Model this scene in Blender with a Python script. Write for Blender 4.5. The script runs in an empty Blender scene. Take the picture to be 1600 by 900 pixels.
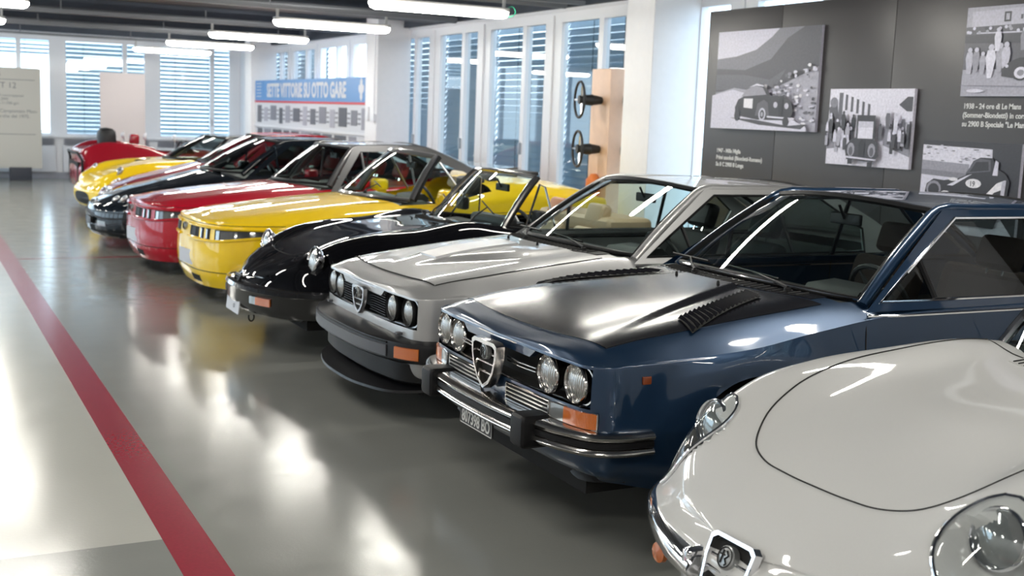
import bpy, bmesh, math, random
import numpy as np
from mathutils import Vector, Matrix
from mathutils.bvhtree import BVHTree
R_ = random.Random(7)
C = bpy.context.scene.collection
SC = bpy.context.scene
# ------------------------------------------------------------------ camera
cam_d = bpy.data.cameras.new('camera'); cam = bpy.data.objects.new('camera', cam_d); C.objects.link(cam); SC.camera = cam
cam_d.sensor_width = 36.0; cam_d.lens = 36.0*1849/1600; cam_d.clip_start = .05; cam_d.clip_end = 200
RM = Matrix(((0.89075674, 0.03213712, -0.45334274), (-0.45294726, 0.14463862, -0.87972635), (0.0372990, 0.98896252, 0.14339424)))
cam.matrix_world = Matrix.Translation((0, 0, 1.73)) @ RM.to_4x4()
cam_d.dof.use_dof = True; cam_d.dof.focus_distance = 4.9; cam_d.dof.aperture_fstop = 3.5
# ------------------------------------------------------------------ world, exposure
w = bpy.data.worlds.new('sky'); SC.world = w; w.use_nodes = True
bg = w.node_tree.nodes['Background']; bg.inputs[0].default_value = (.74, .88, 1.0, 1); bg.inputs[1].default_value = 2.7
SC.view_settings.view_transform = 'Standard'; SC.view_settings.look = 'None'
SC.view_settings.exposure = 1.0; SC.view_settings.gamma = 1.0
LAMP = 34.0
# ------------------------------------------------------------------ materials
def pm(name, col, rough=.5, metal=0., coat=0., bump=0., bscale=40., spec=.5, var=0., crough=.03):
    m = bpy.data.materials.new(name); m.use_nodes = True; nt = m.node_tree; b = nt.nodes['Principled BSDF']
    b.inputs['Base Color'].default_value = (*col, 1); b.inputs['Roughness'].default_value = rough
    b.inputs['Metallic'].default_value = metal; b.inputs['Coat Weight'].default_value = coat
    b.inputs['Coat Roughness'].default_value = crough; b.inputs['Specular IOR Level'].default_value = spec
    tc = nt.nodes.new('ShaderNodeTexCoord'); n = nt.nodes.new('ShaderNodeTexNoise')
    n.inputs['Scale'].default_value = bscale; nt.links.new(tc.outputs['Object'], n.inputs['Vector'])
    if var > 0:
        mx = nt.nodes.new('ShaderNodeMix'); mx.data_type = 'RGBA'
        mx.inputs[6].default_value = (*[c*(1-var) for c in col], 1); mx.inputs[7].default_value = (*[min(1, c*(1+var)) for c in col], 1)
        nt.links.new(n.outputs['Fac'], mx.inputs[0]); nt.links.new(mx.outputs[2], b.inputs['Base Color'])
    if bump > 0:
        bp = nt.nodes.new('ShaderNodeBump'); bp.inputs['Strength'].default_value = bump; bp.inputs['Distance'].default_value = .002
        nt.links.new(n.outputs['Fac'], bp.inputs['Height']); nt.links.new(bp.outputs[0], b.inputs['Normal'])
    return m
def glass_mat(name, tint, rmin=.04, refl=1.0):
    m = bpy.data.materials.new(name); m.use_nodes = True; nt = m.node_tree; nt.nodes.clear()
    o = nt.nodes.new('ShaderNodeOutputMaterial'); t = nt.nodes.new('ShaderNodeBsdfTransparent'); g = nt.nodes.new('ShaderNodeBsdfGlossy')
    t.inputs[0].default_value = (*tint, 1); g.inputs['Roughness'].default_value = .01; g.inputs[0].default_value = (refl, refl, refl, 1)
    f = nt.nodes.new('ShaderNodeFresnel'); f.inputs[0].default_value = 1.5
    # both faces of a thin pane
    k = nt.nodes.new('ShaderNodeMath'); k.operation = 'MULTIPLY_ADD'; k.inputs[1].default_value = 1.5; k.inputs[2].default_value = 0.0; k.use_clamp = True
    geo = nt.nodes.new('ShaderNodeNewGeometry'); 
    mx = nt.nodes.new('ShaderNodeMixShader')
    # use facing angle independent of side
    lw = nt.nodes.new('ShaderNodeLayerWeight'); lw.inputs[0].default_value = .25
    pw = nt.nodes.new('ShaderNodeMath'); pw.operation = 'POWER'; pw.inputs[1].default_value = 2.7
    nt.links.new(lw.outputs['Facing'], pw.inputs[0])
    ad = nt.nodes.new('ShaderNodeMath'); ad.operation = 'MULTIPLY_ADD'; ad.inputs[1].default_value = .85; ad.inputs[2].default_value = rmin; ad.use_clamp = True
    nt.links.new(pw.outputs[0], ad.inputs[0]); nt.links.new(ad.outputs[0], mx.inputs[0])
    nt.nodes.remove(f); nt.nodes.remove(k); nt.nodes.remove(geo)
    nt.links.new(t.outputs[0], mx.inputs[1]); nt.links.new(g.outputs[0], mx.inputs[2]); nt.links.new(mx.outputs[0], o.inputs[0])
    return m
def emit_mat(name, col, s):
    m = bpy.data.materials.new(name); m.use_nodes = True; nt = m.node_tree; nt.nodes.clear()
    o = nt.nodes.new('ShaderNodeOutputMaterial'); e = nt.nodes.new('ShaderNodeEmission')
    e.inputs[0].default_value = (*col, 1); e.inputs[1].default_value = s; nt.links.new(e.outputs[0], o.inputs[0]); return m
def wave_mat(name, col, rough, metal, scale, axis='Y', strength=.5, coat=0., dist=.003):
    m = pm(name, col, rough, metal, coat); nt = m.node_tree; b = nt.nodes['Principled BSDF']
    wv = nt.nodes.new('ShaderNodeTexWave'); wv.bands_direction = axis; wv.inputs['Scale'].default_value = scale
    tc = nt.nodes.new('ShaderNodeTexCoord'); nt.links.new(tc.outputs['Object'], wv.inputs['Vector'])
    bp = nt.nodes.new('ShaderNodeBump'); bp.inputs['Strength'].default_value = strength; bp.inputs['Distance'].default_value = dist
    nt.links.new(wv.outputs['Fac'], bp.inputs['Height']); nt.links.new(bp.outputs[0], b.inputs['Normal']); return m
def flake(name, col, rough, metal, coat=1.0):
    m = pm(name, col, max(rough, .4) if metal == 0 else rough, metal, coat, var=.12, bscale=900., spec=.05 if metal == 0 else .4); return m
M = dict(
 white=flake('white_paint', (.62,.62,.61), .35, 0.), blue=flake('blue_metallic_paint', (.010,.036,.085), .34, .5),
 matte=pm('matte_black_paint', (.010,.010,.013), .20, 0., 0., bump=.03, bscale=6, spec=.34, var=.1),
 silver=flake('silver_metallic_paint', (.40,.40,.40), .42, .45), black=pm('black_paint', (.003,.003,.004), .5, 0., 1.0, spec=.0, crough=.02),
 yellow=flake('yellow_paint', (.95,.61,.014), .35, 0.), red=flake('red_paint', (.42,.006,.022), .35, 0.), dred=flake('dark_red_paint', (.30,.008,.02), .3, 0.),
 gtvblack=pm('deep_black_paint', (.006,.009,.013), .5, 0., 1.0, spec=.0, crough=.02), roofgrey=flake('grey_roof_paint', (.12,.12,.125), .3, .5), 
 chrome=pm('chrome', (.80,.80,.82), .08, 1.), satin=pm('brushed_steel', (.55,.55,.56), .28, 1.), dullchrome=pm('aged_chrome', (.56,.54,.52), .16, 1.),
 rubber=pm('black_rubber', (.007,.007,.008), .5, spec=.22, bump=.2, bscale=120), plastic=pm('grey_plastic', (.008,.008,.0095), .36, spec=.25, bump=.15, bscale=200), strip=pm('grey_bumper_strip', (.07,.07,.078), .45),
 dark=pm('dark_cavity', (.006,.006,.006), .8), under=pm('underbody_black', (.008,.008,.008), .9), 
 lens=wave_mat('fluted_headlamp_glass', (.36,.36,.345), .16, .65, 30, 'Y', .7, 1.0, .003), clear=pm('milky_lamp_glass', (.27,.285,.285), .08, .5, 1.0), greyl=pm('smoked_lamp_glass', (.07,.075,.08), .1, .4, 1.0),
 amber=wave_mat('amber_lens', (.55,.13,.012), .2, 0., 60, 'Y', .4, .8), amberd=pm('dark_amber_lens', (.22,.05,.015), .25, coat=.6), redlens=pm('red_lens', (.4,.01,.01), .2, coat=.8),
 glass=glass_mat('car_window_glass', (.80,.89,.87)), dglass=glass_mat('tinted_window_glass', (.42,.48,.47)), plexi=glass_mat('clear_lamp_cover', (.93,.95,.95), .05),
 pane=glass_mat('window_pane_glass', (.80,.88,.92), .055), tan=pm('tan_leather', (.52,.36,.22), .5, bump=.2, bscale=60), tanred=pm('cognac_leather', (.42,.17,.07), .45, bump=.2, bscale=60), brown=pm('brown_velour', (.035,.022,.018), .9, bump=.3, bscale=100),
 blkint=pm('black_interior_vinyl', (.012,.012,.013), .55, bump=.2, bscale=90), greyint=pm('grey_dashboard', (.10,.13,.13), .5), redint=pm('red_leather', (.30,.02,.02), .5), cream=pm('cream_cloth', (.6,.55,.45), .8),
 tyre=pm('tyre_rubber', (.012,.012,.012), .7, bump=.3, bscale=80), alloy=pm('alloy_wheel', (.5,.5,.5), .3, .9), badge=pm('enamel_badge', (.35,.36,.36), .3, .7), plate=pm('plain_plate', (.55,.56,.6), .45), plateb=pm('black_plate', (.01,.01,.012), .4), platetxt=pm('plate_letters', (.6,.6,.58), .5),
 wall=pm('white_plaster', (.84,.84,.87), .7, bump=.15, bscale=12, var=.03), frame=pm('white_window_frame', (.80,.81,.85), .4), ceil=pm('dark_ceiling_paint', (.045,.055,.075), .8, bump=.4, bscale=3, var=.3), pipe=pm('galvanised_rail', (.17,.18,.2), .45, .3),
 panel=pm('grey_panel_board', (.040,.035,.036), .36, bump=.12, bscale=5, spec=.4, var=.06), board=pm('light_info_board', (.50,.49,.45), .6), pinkboard=pm('pale_pink_board', (.60,.54,.54), .5), tube=emit_mat('fluorescent_tube', (1., .965, .88), LAMP), housing=pm('lamp_housing', (.5,.5,.5), .4), textw=pm('white_lettering', (.7,.7,.7), .6), textd=pm('grey_lettering', (.16,.16,.18), .6),
 slat=pm('blue_grey_blind_slat', (.15,.21,.26), .5), slat2=pm('pale_blind_slat', (.38,.48,.55), .5), wood=pm('pale_plywood', (.72,.50,.37), .5, bump=.1, bscale=10, var=.08), bannerb=pm('banner_blue', (.10,.27,.58), .5), bannerr=pm('banner_red', (.6,.04,.05), .5), bannerw=pm('banner_white', (.62,.63,.68), .5), radiator=pm('radiator_white', (.72,.73,.78), .45), base=pm('grey_skirting', (.30,.31,.36), .35), footb=pm('black_sign_foot', (.03,.035,.05), .5), orange=pm('orange_plastic', (.75,.22,.06), .4),
)
def gmat(v): 
    k = 'ink%d' % int(round(v*20))
    if k not in M: M[k] = pm('photo_ink_%d' % int(round(v*20)), (v*v*.93+.01, v*v*.91+.01, v*v*1.08+.018), .45, var=.30, bscale=55)
    return M[k]
# ------------------------------------------------------------------ mesh helpers
def mk(name, V, F, mat, parent=None, smooth=True, ang=35, mats=None, fm=None):
    me = bpy.data.meshes.new(name); me.from_pydata([tuple(v) for v in V], [], [tuple(f) for f in F])
    if mats: 
        for m in mats: me.materials.append(m)
        if fm is not None: me.polygons.foreach_set('material_index', fm)
    elif mat: me.materials.append(mat)
    bm = bmesh.new(); bm.from_mesh(me); bmesh.ops.remove_doubles(bm, verts=bm.verts, dist=1e-5); 
    bmesh.ops.dissolve_degenerate(bm, dist=1e-6, edges=bm.edges)
    bmesh.ops.recalc_face_normals(bm, faces=bm.faces); bm.to_mesh(me); bm.free()
    if smooth:
        me.shade_smooth(); me.set_sharp_from_angle(angle=math.radians(ang))
    o = bpy.data.objects.new(name, me); C.objects.link(o)
    if parent: o.parent = parent
    return o
class MB:
    def __init__(s): s.V = []; s.F = []; s.m = []; s.cm = 0
    def add(s, V, F):
        n = len(s.V); s.V += [tuple(v) for v in V]; s.F += [tuple(i+n for i in f) for f in F]; s.m += [s.cm]*len(F); return s
    def box(s, x0, x1, y0, y1, z0, z1, mat=None, T=None, bev=0):
        if bev > 0:
            b = min(bev, (x1-x0)*.45, (y1-y0)*.45, (z1-z0)*.45)
            bm = bmesh.new(); bmesh.ops.create_cube(bm, size=1)
            for v in bm.verts: v.co = ((x0+x1)/2+v.co.x*(x1-x0), (y0+y1)/2+v.co.y*(y1-y0), (z0+z1)/2+v.co.z*(z1-z0))
            bmesh.ops.bevel(bm, geom=bm.edges[:], offset=b, segments=3, profile=.6, affect='EDGES')
            bm.verts.ensure_lookup_table(); V = [v.co.copy() for v in bm.verts]; F = [[v.index for v in f.verts] for f in bm.faces]; bm.free()
        else:
            V = [Vector(p) for p in ((x0,y0,z0),(x1,y0,z0),(x1,y1,z0),(x0,y1,z0),(x0,y0,z1),(x1,y0,z1),(x1,y1,z1),(x0,y1,z1))]
            F = [(0,3,2,1),(4,5,6,7),(0,1,5,4),(1,2,6,5),(2,3,7,6),(3,0,4,7)]
        if T: V = [T @ v for v in V]
        return s.add(V, F)
    def tube(s, P, r, n=8, closed=False, cap=True):
        P = [Vector(p) for p in P]; K = len(P); V = []; F = []; up = None
        rr = r if hasattr(r, '__len__') else [r]*K
        for i in range(K):
            a = P[(i-1) % K] if (i > 0 or closed) else P[0]; b = P[(i+1) % K] if (i < K-1 or closed) else P[-1]
            t = (b-a).normalized() if (b-a).length > 1e-9 else Vector((1,0,0))
            if up is None:
                up = Vector((0,0,1)) if abs(t.z) < .9 else Vector((1,0,0))
            u = (up - t*up.dot(t)).normalized(); up = u; v = t.cross(u)
            for k in range(n):
                a_ = 2*math.pi*k/n; V.append(P[i] + (u*math.cos(a_)+v*math.sin(a_))*rr[i])
        for i in range(K if closed else K-1):
            j = (i+1) % K
            for k in range(n): F.append((i*n+k, i*n+(k+1)%n, j*n+(k+1)%n, j*n+k))
        if cap and not closed: F.append(tuple(range(n))[::-1]); F.append(tuple((K-1)*n+k for k in range(n)))
        return s.add(V, F)
    def lathe(s, prof, c, ax, n=24):
        # prof: (a along axis, radius); c centre; ax axis vector
        ax = Vector(ax).normalized(); u = ax.orthogonal().normalized(); v = ax.cross(u); c = Vector(c); V = []; F = []
        for a, r in prof:
            for k in range(n):
                t = 2*math.pi*k/n; V.append(c + ax*a + (u*math.cos(t)+v*math.sin(t))*max(r, 1e-4))
        for i in range(len(prof)-1):
            for k in range(n): F.append((i*n+k, i*n+(k+1)%n, (i+1)*n+(k+1)%n, (i+1)*n+k))
        return s.add(V, F)
    def grid(s, fn, nu, nv):
        V = [fn(i/nu, j/nv) for i in range(nu+1) for j in range(nv+1)]
        F = [(i*(nv+1)+j, (i+1)*(nv+1)+j, (i+1)*(nv+1)+j+1, i*(nv+1)+j+1) for i in range(nu) for j in range(nv)]
        return s.add(V, F)
    def prism(s, pts, e0, e1, o, n_, d):
        # polygon pts (a,b) in plane o + a e0 + b e1, extruded along n_ by d
        e0, e1, o, n_ = Vector(e0), Vector(e1), Vector(o), Vector(n_); K = len(pts)
        V = [o+e0*a+e1*b for a, b in pts] + [o+e0*a+e1*b+n_*d for a, b in pts]
        F = [tuple(range(K))[::-1], tuple(range(K, 2*K))] + [(i, (i+1)%K, K+(i+1)%K, K+i) for i in range(K)]
        return s.add(V, F)
    def sweep(s, path, prof, closed_prof=True):
        # path: list of (x,y,z); prof: list (n outwards, dz); normals in plan
        K = len(path); V = []; F = []; m = len(prof)
        for i in range(K):
            a = Vector(path[max(i-1, 0)]); b = Vector(path[min(i+1, K-1)]); t = (b-a); t.z = 0; t.normalize(); n = Vector((-t.y, t.x, 0))
            V += [Vector(path[i]) + n*p[0] + Vector((0,0,p[1])) for p in prof]
        for i in range(K-1):
            for k in range(m if closed_prof else m-1): F.append((i*m+k, i*m+(k+1)%m, (i+1)*m+(k+1)%m, (i+1)*m+k))
        if closed_prof: F.append(tuple(range(m))); F.append(tuple((K-1)*m+k for k in range(m))[::-1])
        return s.add(V, F)
    def out(s, name, mat, parent=None, smooth=True, ang=35, mats=None):
        return mk(name, s.V, s.F, mat, parent, smooth, ang, mats, s.m if mats else None)
def tag(o, label=None, cat=None, group=None, kind=None):
    if label: o['label'] = label
    if cat: o['category'] = cat
    if group: o['group'] = group
    if kind: o['kind'] = kind
    return o
def root(name, loc, label, cat, group=None):
    o = bpy.data.objects.new(name, None); C.objects.link(o); o.location = loc; o.empty_display_size = .2; return tag(o, label, cat, group)
def text(name, body, size, o, ex, ey, mat, parent=None, ext=.001, align='LEFT', sx=1.0, bold=0.):
    cu = bpy.data.curves.new(name, 'FONT'); cu.body = body; cu.size = size; cu.extrude = ext; cu.align_x = align; cu.offset = bold; cu.resolution_u = 3
    t = bpy.data.objects.new('tmp', cu); C.objects.link(t); me = bpy.data.meshes.new_from_object(t); bpy.data.objects.remove(t)
    ex, ey = Vector(ex).normalized(), Vector(ey).normalized(); ez = ex.cross(ey)
    Mx = Matrix((( ex.x*sx, ey.x, ez.x, o[0]), (ex.y*sx, ey.y, ez.y, o[1]), (ex.z*sx, ey.z, ez.z, o[2]), (0,0,0,1)))
    me.transform(Mx); me.materials.clear(); me.materials.append(mat)
    ob = bpy.data.objects.new(name, me); C.objects.link(ob)
    if parent: ob.parent = parent
    return ob
# ------------------------------------------------------------------ lofted bodies
def herm(P, u, sub, corners=()):
    """non-uniform Catmull-Rom through P[K,D] with knots u; returns samples; sub samples per segment"""
    P = np.asarray(P, float); K = len(P); u = np.asarray(u, float); d = np.diff(u); d[d < 1e-6] = 1e-6
    s = np.diff(P, axis=0)/d[:, None]
    mr = np.zeros_like(P); ml = np.zeros_like(P)
    for i in range(K):
        if i == 0: mr[i] = ml[i] = s[0]
        elif i == K-1: mr[i] = ml[i] = s[-1]
        elif i in corners: ml[i] = s[i-1]; mr[i] = s[i]
        else:
            m = (s[i-1]*d[i]+s[i]*d[i-1])/(d[i-1]+d[i]); ml[i] = mr[i] = m
    out = []
    for i in range(K-1):
        ts = np.arange(sub)/sub if i < K-2 else np.arange(sub+1)/sub
        for t in ts:
            h = t*t*(3-2*t); out.append(P[i]*(1-h)+P[i+1]*h + d[i]*((t**3-2*t*t+t)*mr[i] + (t**3-t*t)*ml[i+1]))
    return np.array(out)
class Body:
    """stations: (xc,zc, xs,ys,zs, zb, hump). walls: list of (bulge, frac or abs z)."""
    def __init__(s, st, walls, hood=((.45,.15),(.8,.5)), su=10, sv=7, corner=False, absz=False, arches=(), ucorn=()):
        s.su, s.sv = su, sv; K = len(st); con = [(a[2], a[3]) for a in st]; G = []
        for i, a in enumerate(st):
            xc, zc, xs, ys, zs, zb = a[:6]; hump = a[6] if len(a) > 6 else 0
            pv = con[max(i-1, 0)] if i > 0 else (con[1][0], -con[1][1]); nx = con[i+1] if i < K-1 else (con[K-2][0], -con[K-2][1])
            t = Vector((nx[0]-pv[0], nx[1]-pv[1])); t.normalize(); n = Vector((-t.y, t.x))
            row = [(xc, 0, zc)]
            for yf, zf in hood:
                row.append((xc+(xs-xc)*yf**2, ys*yf, zc+(zs-zc)*zf + (hump if zf > .3 else hump*.15)))
            row.append((xs, ys, zs)); h = zs-zb
            for b, f in walls:
                z = (min(f, zs-.01) if absz else zs-h*f); row.append((xs+n.x*b, max(ys+n.y*b, 0) if ys > .01 else 0, max(z, zb)))
            full = [(p[0], -p[1], p[2]) for p in row[::-1]][:-1] + row
            G.append(full)
        G = np.array(G); N = G.shape[1]; s.nh = len(hood); s.half = (N-1)//2; s.N = N
        # u direction
        ch = np.linalg.norm(np.diff(G[:, s.half+len(hood)+1], axis=0), axis=1) + .5*np.linalg.norm(np.diff(G[:, s.half], axis=0), axis=1)
        u = np.concatenate([[0], np.cumsum(np.maximum(ch, .01))])
        A = np.stack([herm(G[:, j], u, su, ucorn) for j in range(N)], 1)
        cv = np.maximum(np.linalg.norm(np.diff(G[K//2], axis=0), axis=1), .01); v = np.concatenate([[0], np.cumsum(cv)])
        k = s.half+len(hood)+1; kc = (s.half-len(hood)-1, k) if corner else ()
        s.G = np.stack([herm(A[i], v, sv, kc) for i in range(A.shape[0])], 0)
        s.G[:, :s.half*sv, 1] = np.minimum(s.G[:, :s.half*sv, 1], 0); s.G[:, s.half*sv+1:, 1] = np.maximum(s.G[:, s.half*sv+1:, 1], 0)
        s.nu, s.nv = s.G.shape[:2]; s.dead = set(); s.arches = arches
        V, F = s.vf(False); s.bvh = BVHTree.FromPolygons(V, F)
    def vf(s, cut=True):
        V = [tuple(p) for p in s.G.reshape(-1, 3)]; F = []
        for i in range(s.nu-1):
            for j in range(s.nv-1):
                if cut and (i, j) in s.dead: continue
                F.append((i*s.nv+j, (i+1)*s.nv+j, (i+1)*s.nv+j+1, i*s.nv+j+1))
        if cut:
            for (xc, zc, r) in s.arches:
                ins = set()
                for k, p in enumerate(V):
                    if abs(p[1]) > .5 and (p[0]-xc)**2+(p[2]-zc)**2 < r*r and p[2] < zc+r: ins.add(k)
                F = [f for f in F if not all(k in ins for k in f)]
                V2 = list(V)
                for k in ins:
                    p = V[k]; dx, dz = p[0]-xc, max(p[2]-zc, -.02); L = math.hypot(dx, dz) or 1e-6; V2[k] = (xc+dx/L*r, p[1], zc+dz/L*r)
                V = V2
        return V, F
    def cut_u(s, ia, ib, ja, jb, sym=True):
        """remove cells: station ia..ib, profile index ja..jb (0 = centre line, counted outwards)"""
        for i in range(int(ia*s.su), int(ib*s.su)):
            for j in range(int(ja*s.sv), int(jb*s.sv)):
                c = s.half*s.sv; s.dead.add((i, c+j)); s.dead.add((i, c-1-j))
    def top(s, x, y, off=0., dr=(0,0,-1)):
        d = Vector(dr).normalized(); o = Vector((x, y, .8)) - d*2
        h, n, _, _ = s.bvh.ray_cast(o, d)
        if h is None: return Vector((x, y, .8))
        if n.dot(d) > 0: n = -n
        return h+n*off
    def front(s, y, z, off=0.):
        h, n, _, _ = s.bvh.ray_cast(Vector((-2, y, z)), Vector((1, 0, 0)))
        if h is None: return Vector((0, y, z))
        if n.x > 0: n = -n
        return h+n*off
    def side(s, x, z, sg, off=0.):
        h, n, _, _ = s.bvh.ray_cast(Vector((x, 3*sg, z)), Vector((0, -sg, 0)))
        if h is None: return Vector((x, .8*sg, z))
        if n.y*sg < 0: n = -n
        return h+n*off
    def cast(s, o, d, off=0.):
        d = Vector(d).normalized(); o = Vector(o); h, n, _, _ = s.bvh.ray_cast(o-d*1.0, d)
        if h is None: return o
        if n.dot(d) > 0: n = -n
        return h+n*off
    def build(s, mat, parent, name='body'):
        V, F = s.vf(True); return mk(name, V, F, mat, parent, ang=40)
def lerp(a, b, t): return a+(b-a)*t
def pl(P, n=6):  # densify closed polygon of 3D points
    out = []
    for i in range(len(P)):
        a, b = Vector(P[i]), Vector(P[(i+1) % len(P)])
        for k in range(n): out.append(a.lerp(b, k/n))
    return out
def ring(mb, O, I, n=6):
    O, I = pl(O, n), pl(I, n); K = len(O)
    mb.add(O+I, [(i, (i+1)%K, K+(i+1)%K, K+i) for i in range(K)])
def smooth_path(P, sub=6, closed=False):
    P = [list(p) for p in P]
    if closed: P = P+[P[0]]
    u = [0]
    for a, b in zip(P, P[1:]): u.append(u[-1]+max(1e-4, math.dist(a, b)))
    return [Vector(p) for p in herm(P, u, sub)]
def drape_panel(B, fn, nu, nv, off, name, mat, parent, thick=.004):
    """fn(s,t)->Vector on surface with offset; makes a thin plate with skirt"""
    mb = MB(); V = []; F = []
    for i in range(nu+1):
        for j in range(nv+1): V.append(fn(i/nu, j/nv, off))
    idx = lambda i, j: i*(nv+1)+j
    for i in range(nu):
        for j in range(nv): F.append((idx(i,j), idx(i+1,j), idx(i+1,j+1), idx(i,j+1)))
    loop = [idx(i,0) for i in range(nu+1)] + [idx(nu,j) for j in range(1, nv+1)] + [idx(i,nv) for i in range(nu-1,-1,-1)] + [idx(0,j) for j in range(nv-1,0,-1)]
    n0 = len(V)
    for k in loop: 
        i, j = divmod(k, nv+1); V.append(fn(i/nu, j/nv, off-thick))
    L = len(loop)
    for a in range(L): F.append((loop[a], n0+a, n0+(a+1)%L, loop[(a+1)%L]))
    mb.add(V, F); return mb.out(name, mat, parent, ang=50)
# ------------------------------------------------------------------ car components (local frame: nose at x=0 pointing -x, y across, z up)
def wheels(rt, xs, yt, r=.31, wd=.19, mat='alloy', style='spoke'):
    for x in xs:
        for sg in (-1, 1):
            mb = MB(); a, b = r, r*.64
            mb.lathe([(-wd/2, b), (-wd/2, a*.93), (-wd*.35, a), (wd*.35, a), (wd/2, a*.93), (wd/2, b), (wd*.3, b*.97), (-wd/2, b)], (x, yt*sg, r), (0, sg, 0), 32)
            w_ = mb.out('wheel', M['tyre'], rt, ang=50)
            mb = MB(); mb.lathe([(wd*.5, b), (wd*.42, b*.9), (wd*.1, b*.86), (wd*.12, b*.3), (wd*.3, b*.22), (wd*.32, 0)], (x, yt*sg, r), (0, sg, 0), 32)
            for k in range(5 if style == 'spoke' else 0):
                t = 2*math.pi*k/5; c, s_ = math.cos(t), math.sin(t); u = Vector((c, 0, s_)); v = Vector((-s_, 0, c)); o = Vector((x, (yt+wd*.36)*sg, r))
                q = [o+u*.04+v*.03, o+u*.04-v*.03, o+u*b*.92-v*.022, o+u*b*.92+v*.022]; dn = Vector((0, -sg*.03, 0))
                mb.add(q+[p+dn for p in q], [(0,1,2,3), (7,6,5,4), (0,4,5,1), (1,5,6,2), (2,6,7,3), (3,7,4,0)])
            mb.out('rim', M[mat], w_, ang=40)
def underbody(rt, x0, x1, y, z=.17, zt=.34):
    mb = MB(); mb.box(x0, x1, -y, y, z, zt); mb.out('underbody', M['under'], rt, smooth=False)
def wells(rt, xs, r, y1, y0=.45, zc=.33):
    for x in xs:
        for sg in (-1, 1):
            mb = MB(); n = 16
            mb.grid(lambda a, b: (x+math.cos(math.pi*a)*(r+.005), sg*lerp(y0, y1, b), zc-.08+math.sin(math.pi*a)*(r+.085)), n, 1)
            K = [(x+math.cos(math.pi*a/n)*(r+.01), sg*y0, zc-.08+math.sin(math.pi*a/n)*(r+.085)) for a in range(n+1)]
            mb.add(K, [tuple(range(n+1))]); mb.out('wheel_arch_liner', M['dark'], rt)
def steering_wheel(rt, c, r=.18, tilt=25, mat='blkint', spoke='satin', axis=None, name='steering_wheel'):
    ax = Vector(axis) if axis else Vector((math.cos(math.radians(tilt)), 0, math.sin(math.radians(tilt))))
    ax.normalize(); u = Vector((0,0,1)) if abs(ax.z) < .9 else Vector((1,0,0)); u = (u-ax*u.dot(ax)).normalized(); v = ax.cross(u); c = Vector(c)
    mb = MB(); mb.tube([c+(u*math.cos(t)+v*math.sin(t))*r for t in np.linspace(0, 2*math.pi, 29)[:-1]], .014, 8, True); w_ = mb.out(name, M[mat], rt)
    mb = MB(); 
    for k in range(3):
        t = math.pi/2+2*math.pi*k/3+ (math.pi if k < 0 else 0); d = u*math.cos(t)+v*math.sin(t); mb.tube([c-ax*.02+d*.03, c+d*(r-.01)], [.014, .009], 6)
    mb.out('spoke', M[spoke], w_)
    mb = MB(); mb.lathe([(.01, 0), (.01, .045), (-.03, .05), (-.14, .06), (-.14, 0)], c, ax, 20); mb.out('hub', M['blkint'], w_)
    return w_
def seat(rt, x, y, z, mat, hr=True, hmat=None, wd=.25, h=.55):
    mb = MB(); mb.box(-.25, .25, -wd, wd, -.08, .10, bev=.06, T=Matrix.Translation((x, y, z)))
    s_ = mb.out('seat', M[mat], rt)
    T = Matrix.Translation((x+.24, y, z+.05)) @ Matrix.Rotation(math.radians(18), 4, 'Y')
    mb = MB(); mb.box(-.07, .07, -wd, wd, 0, h, bev=.06, T=T); mb.out('backrest', M[mat], s_)
    if hr:
        mb = MB(); mb.box(-.05, .06, -.13, .13, h+.03, h+.21, bev=.05, T=T); mb.out('headrest', M[hmat or mat], s_)
        mb = MB(); mb.tube([T @ Vector((0, -.05, h-.05)), T @ Vector((0, -.05, h+.1))], .007); mb.tube([T @ Vector((0, .05, h-.05)), T @ Vector((0, .05, h+.1))], .007); mb.out('headrest_post', M['chrome'], s_)
def dash(rt, x0, x1, y, z0, z1, mat, pods=True):
    prof = [(x0, z1-.03), (x0+.06, z1), (x1-.06, z1+.012), (x1, z1-.02), (x1-.02, z0+.1), (x1-.1, z0), (x0, z0)]
    mb = MB(); mb.prism([(a, b) for a, b in prof], (1,0,0), (0,0,1), (0, -y, 0), (0,1,0), 2*y); d = mb.out('dashboard', M[mat], rt, ang=30)
    if pods:
        mb = MB(); pr = [(x0+.12, z1), (x0+.17, z1+.055), (x1-.02, z1+.07), (x1+.03, z1+.03), (x1, z1-.02)]
        mb.prism(pr, (1,0,0), (0,0,1), (0, -.56, 0), (0,1,0), .36); mb.out('instrument_hood', M['blkint'], d, ang=50)
def tub(rt, x0, x1, y, z0, z1, mat):
    mb = MB(); mb.add([(x0,-y,z0),(x1,-y,z0),(x1,y,z0),(x0,y,z0),(x0,-y,z1),(x1,-y,z1),(x1,y,z1),(x0,y,z1)], [(0,1,2,3),(0,1,5,4),(1,2,6,5),(2,3,7,6),(3,0,4,7)])
    mb.out('cabin_floor', M[mat], rt, smooth=False)
def wiper(rt, base, tip, blade_dir, ln=.4, name='wiper'):
    b, t = Vector(base), Vector(tip); d = Vector(blade_dir).normalized()
    mb = MB(); mb.lathe([(0, .018), (.02, .016), (.022, 0)], b-Vector((0,0,.01)), (0,0,1), 12); mb.tube([b+Vector((0,0,.01)), b.lerp(t, .25)+Vector((-.01,0,.015)), t], [.009, .007, .005], 6)
    w_ = mb.out(name, M['rubber'], rt); mb = MB(); mb.tube([t-d*ln/2, t+d*ln/2], .006, 5); mb.tube([t-d*ln/2+Vector((.008,0,-.006)), t+d*ln/2+Vector((.008,0,-.006))], .004, 4); mb.out('blade', M['rubber'], w_)
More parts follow.
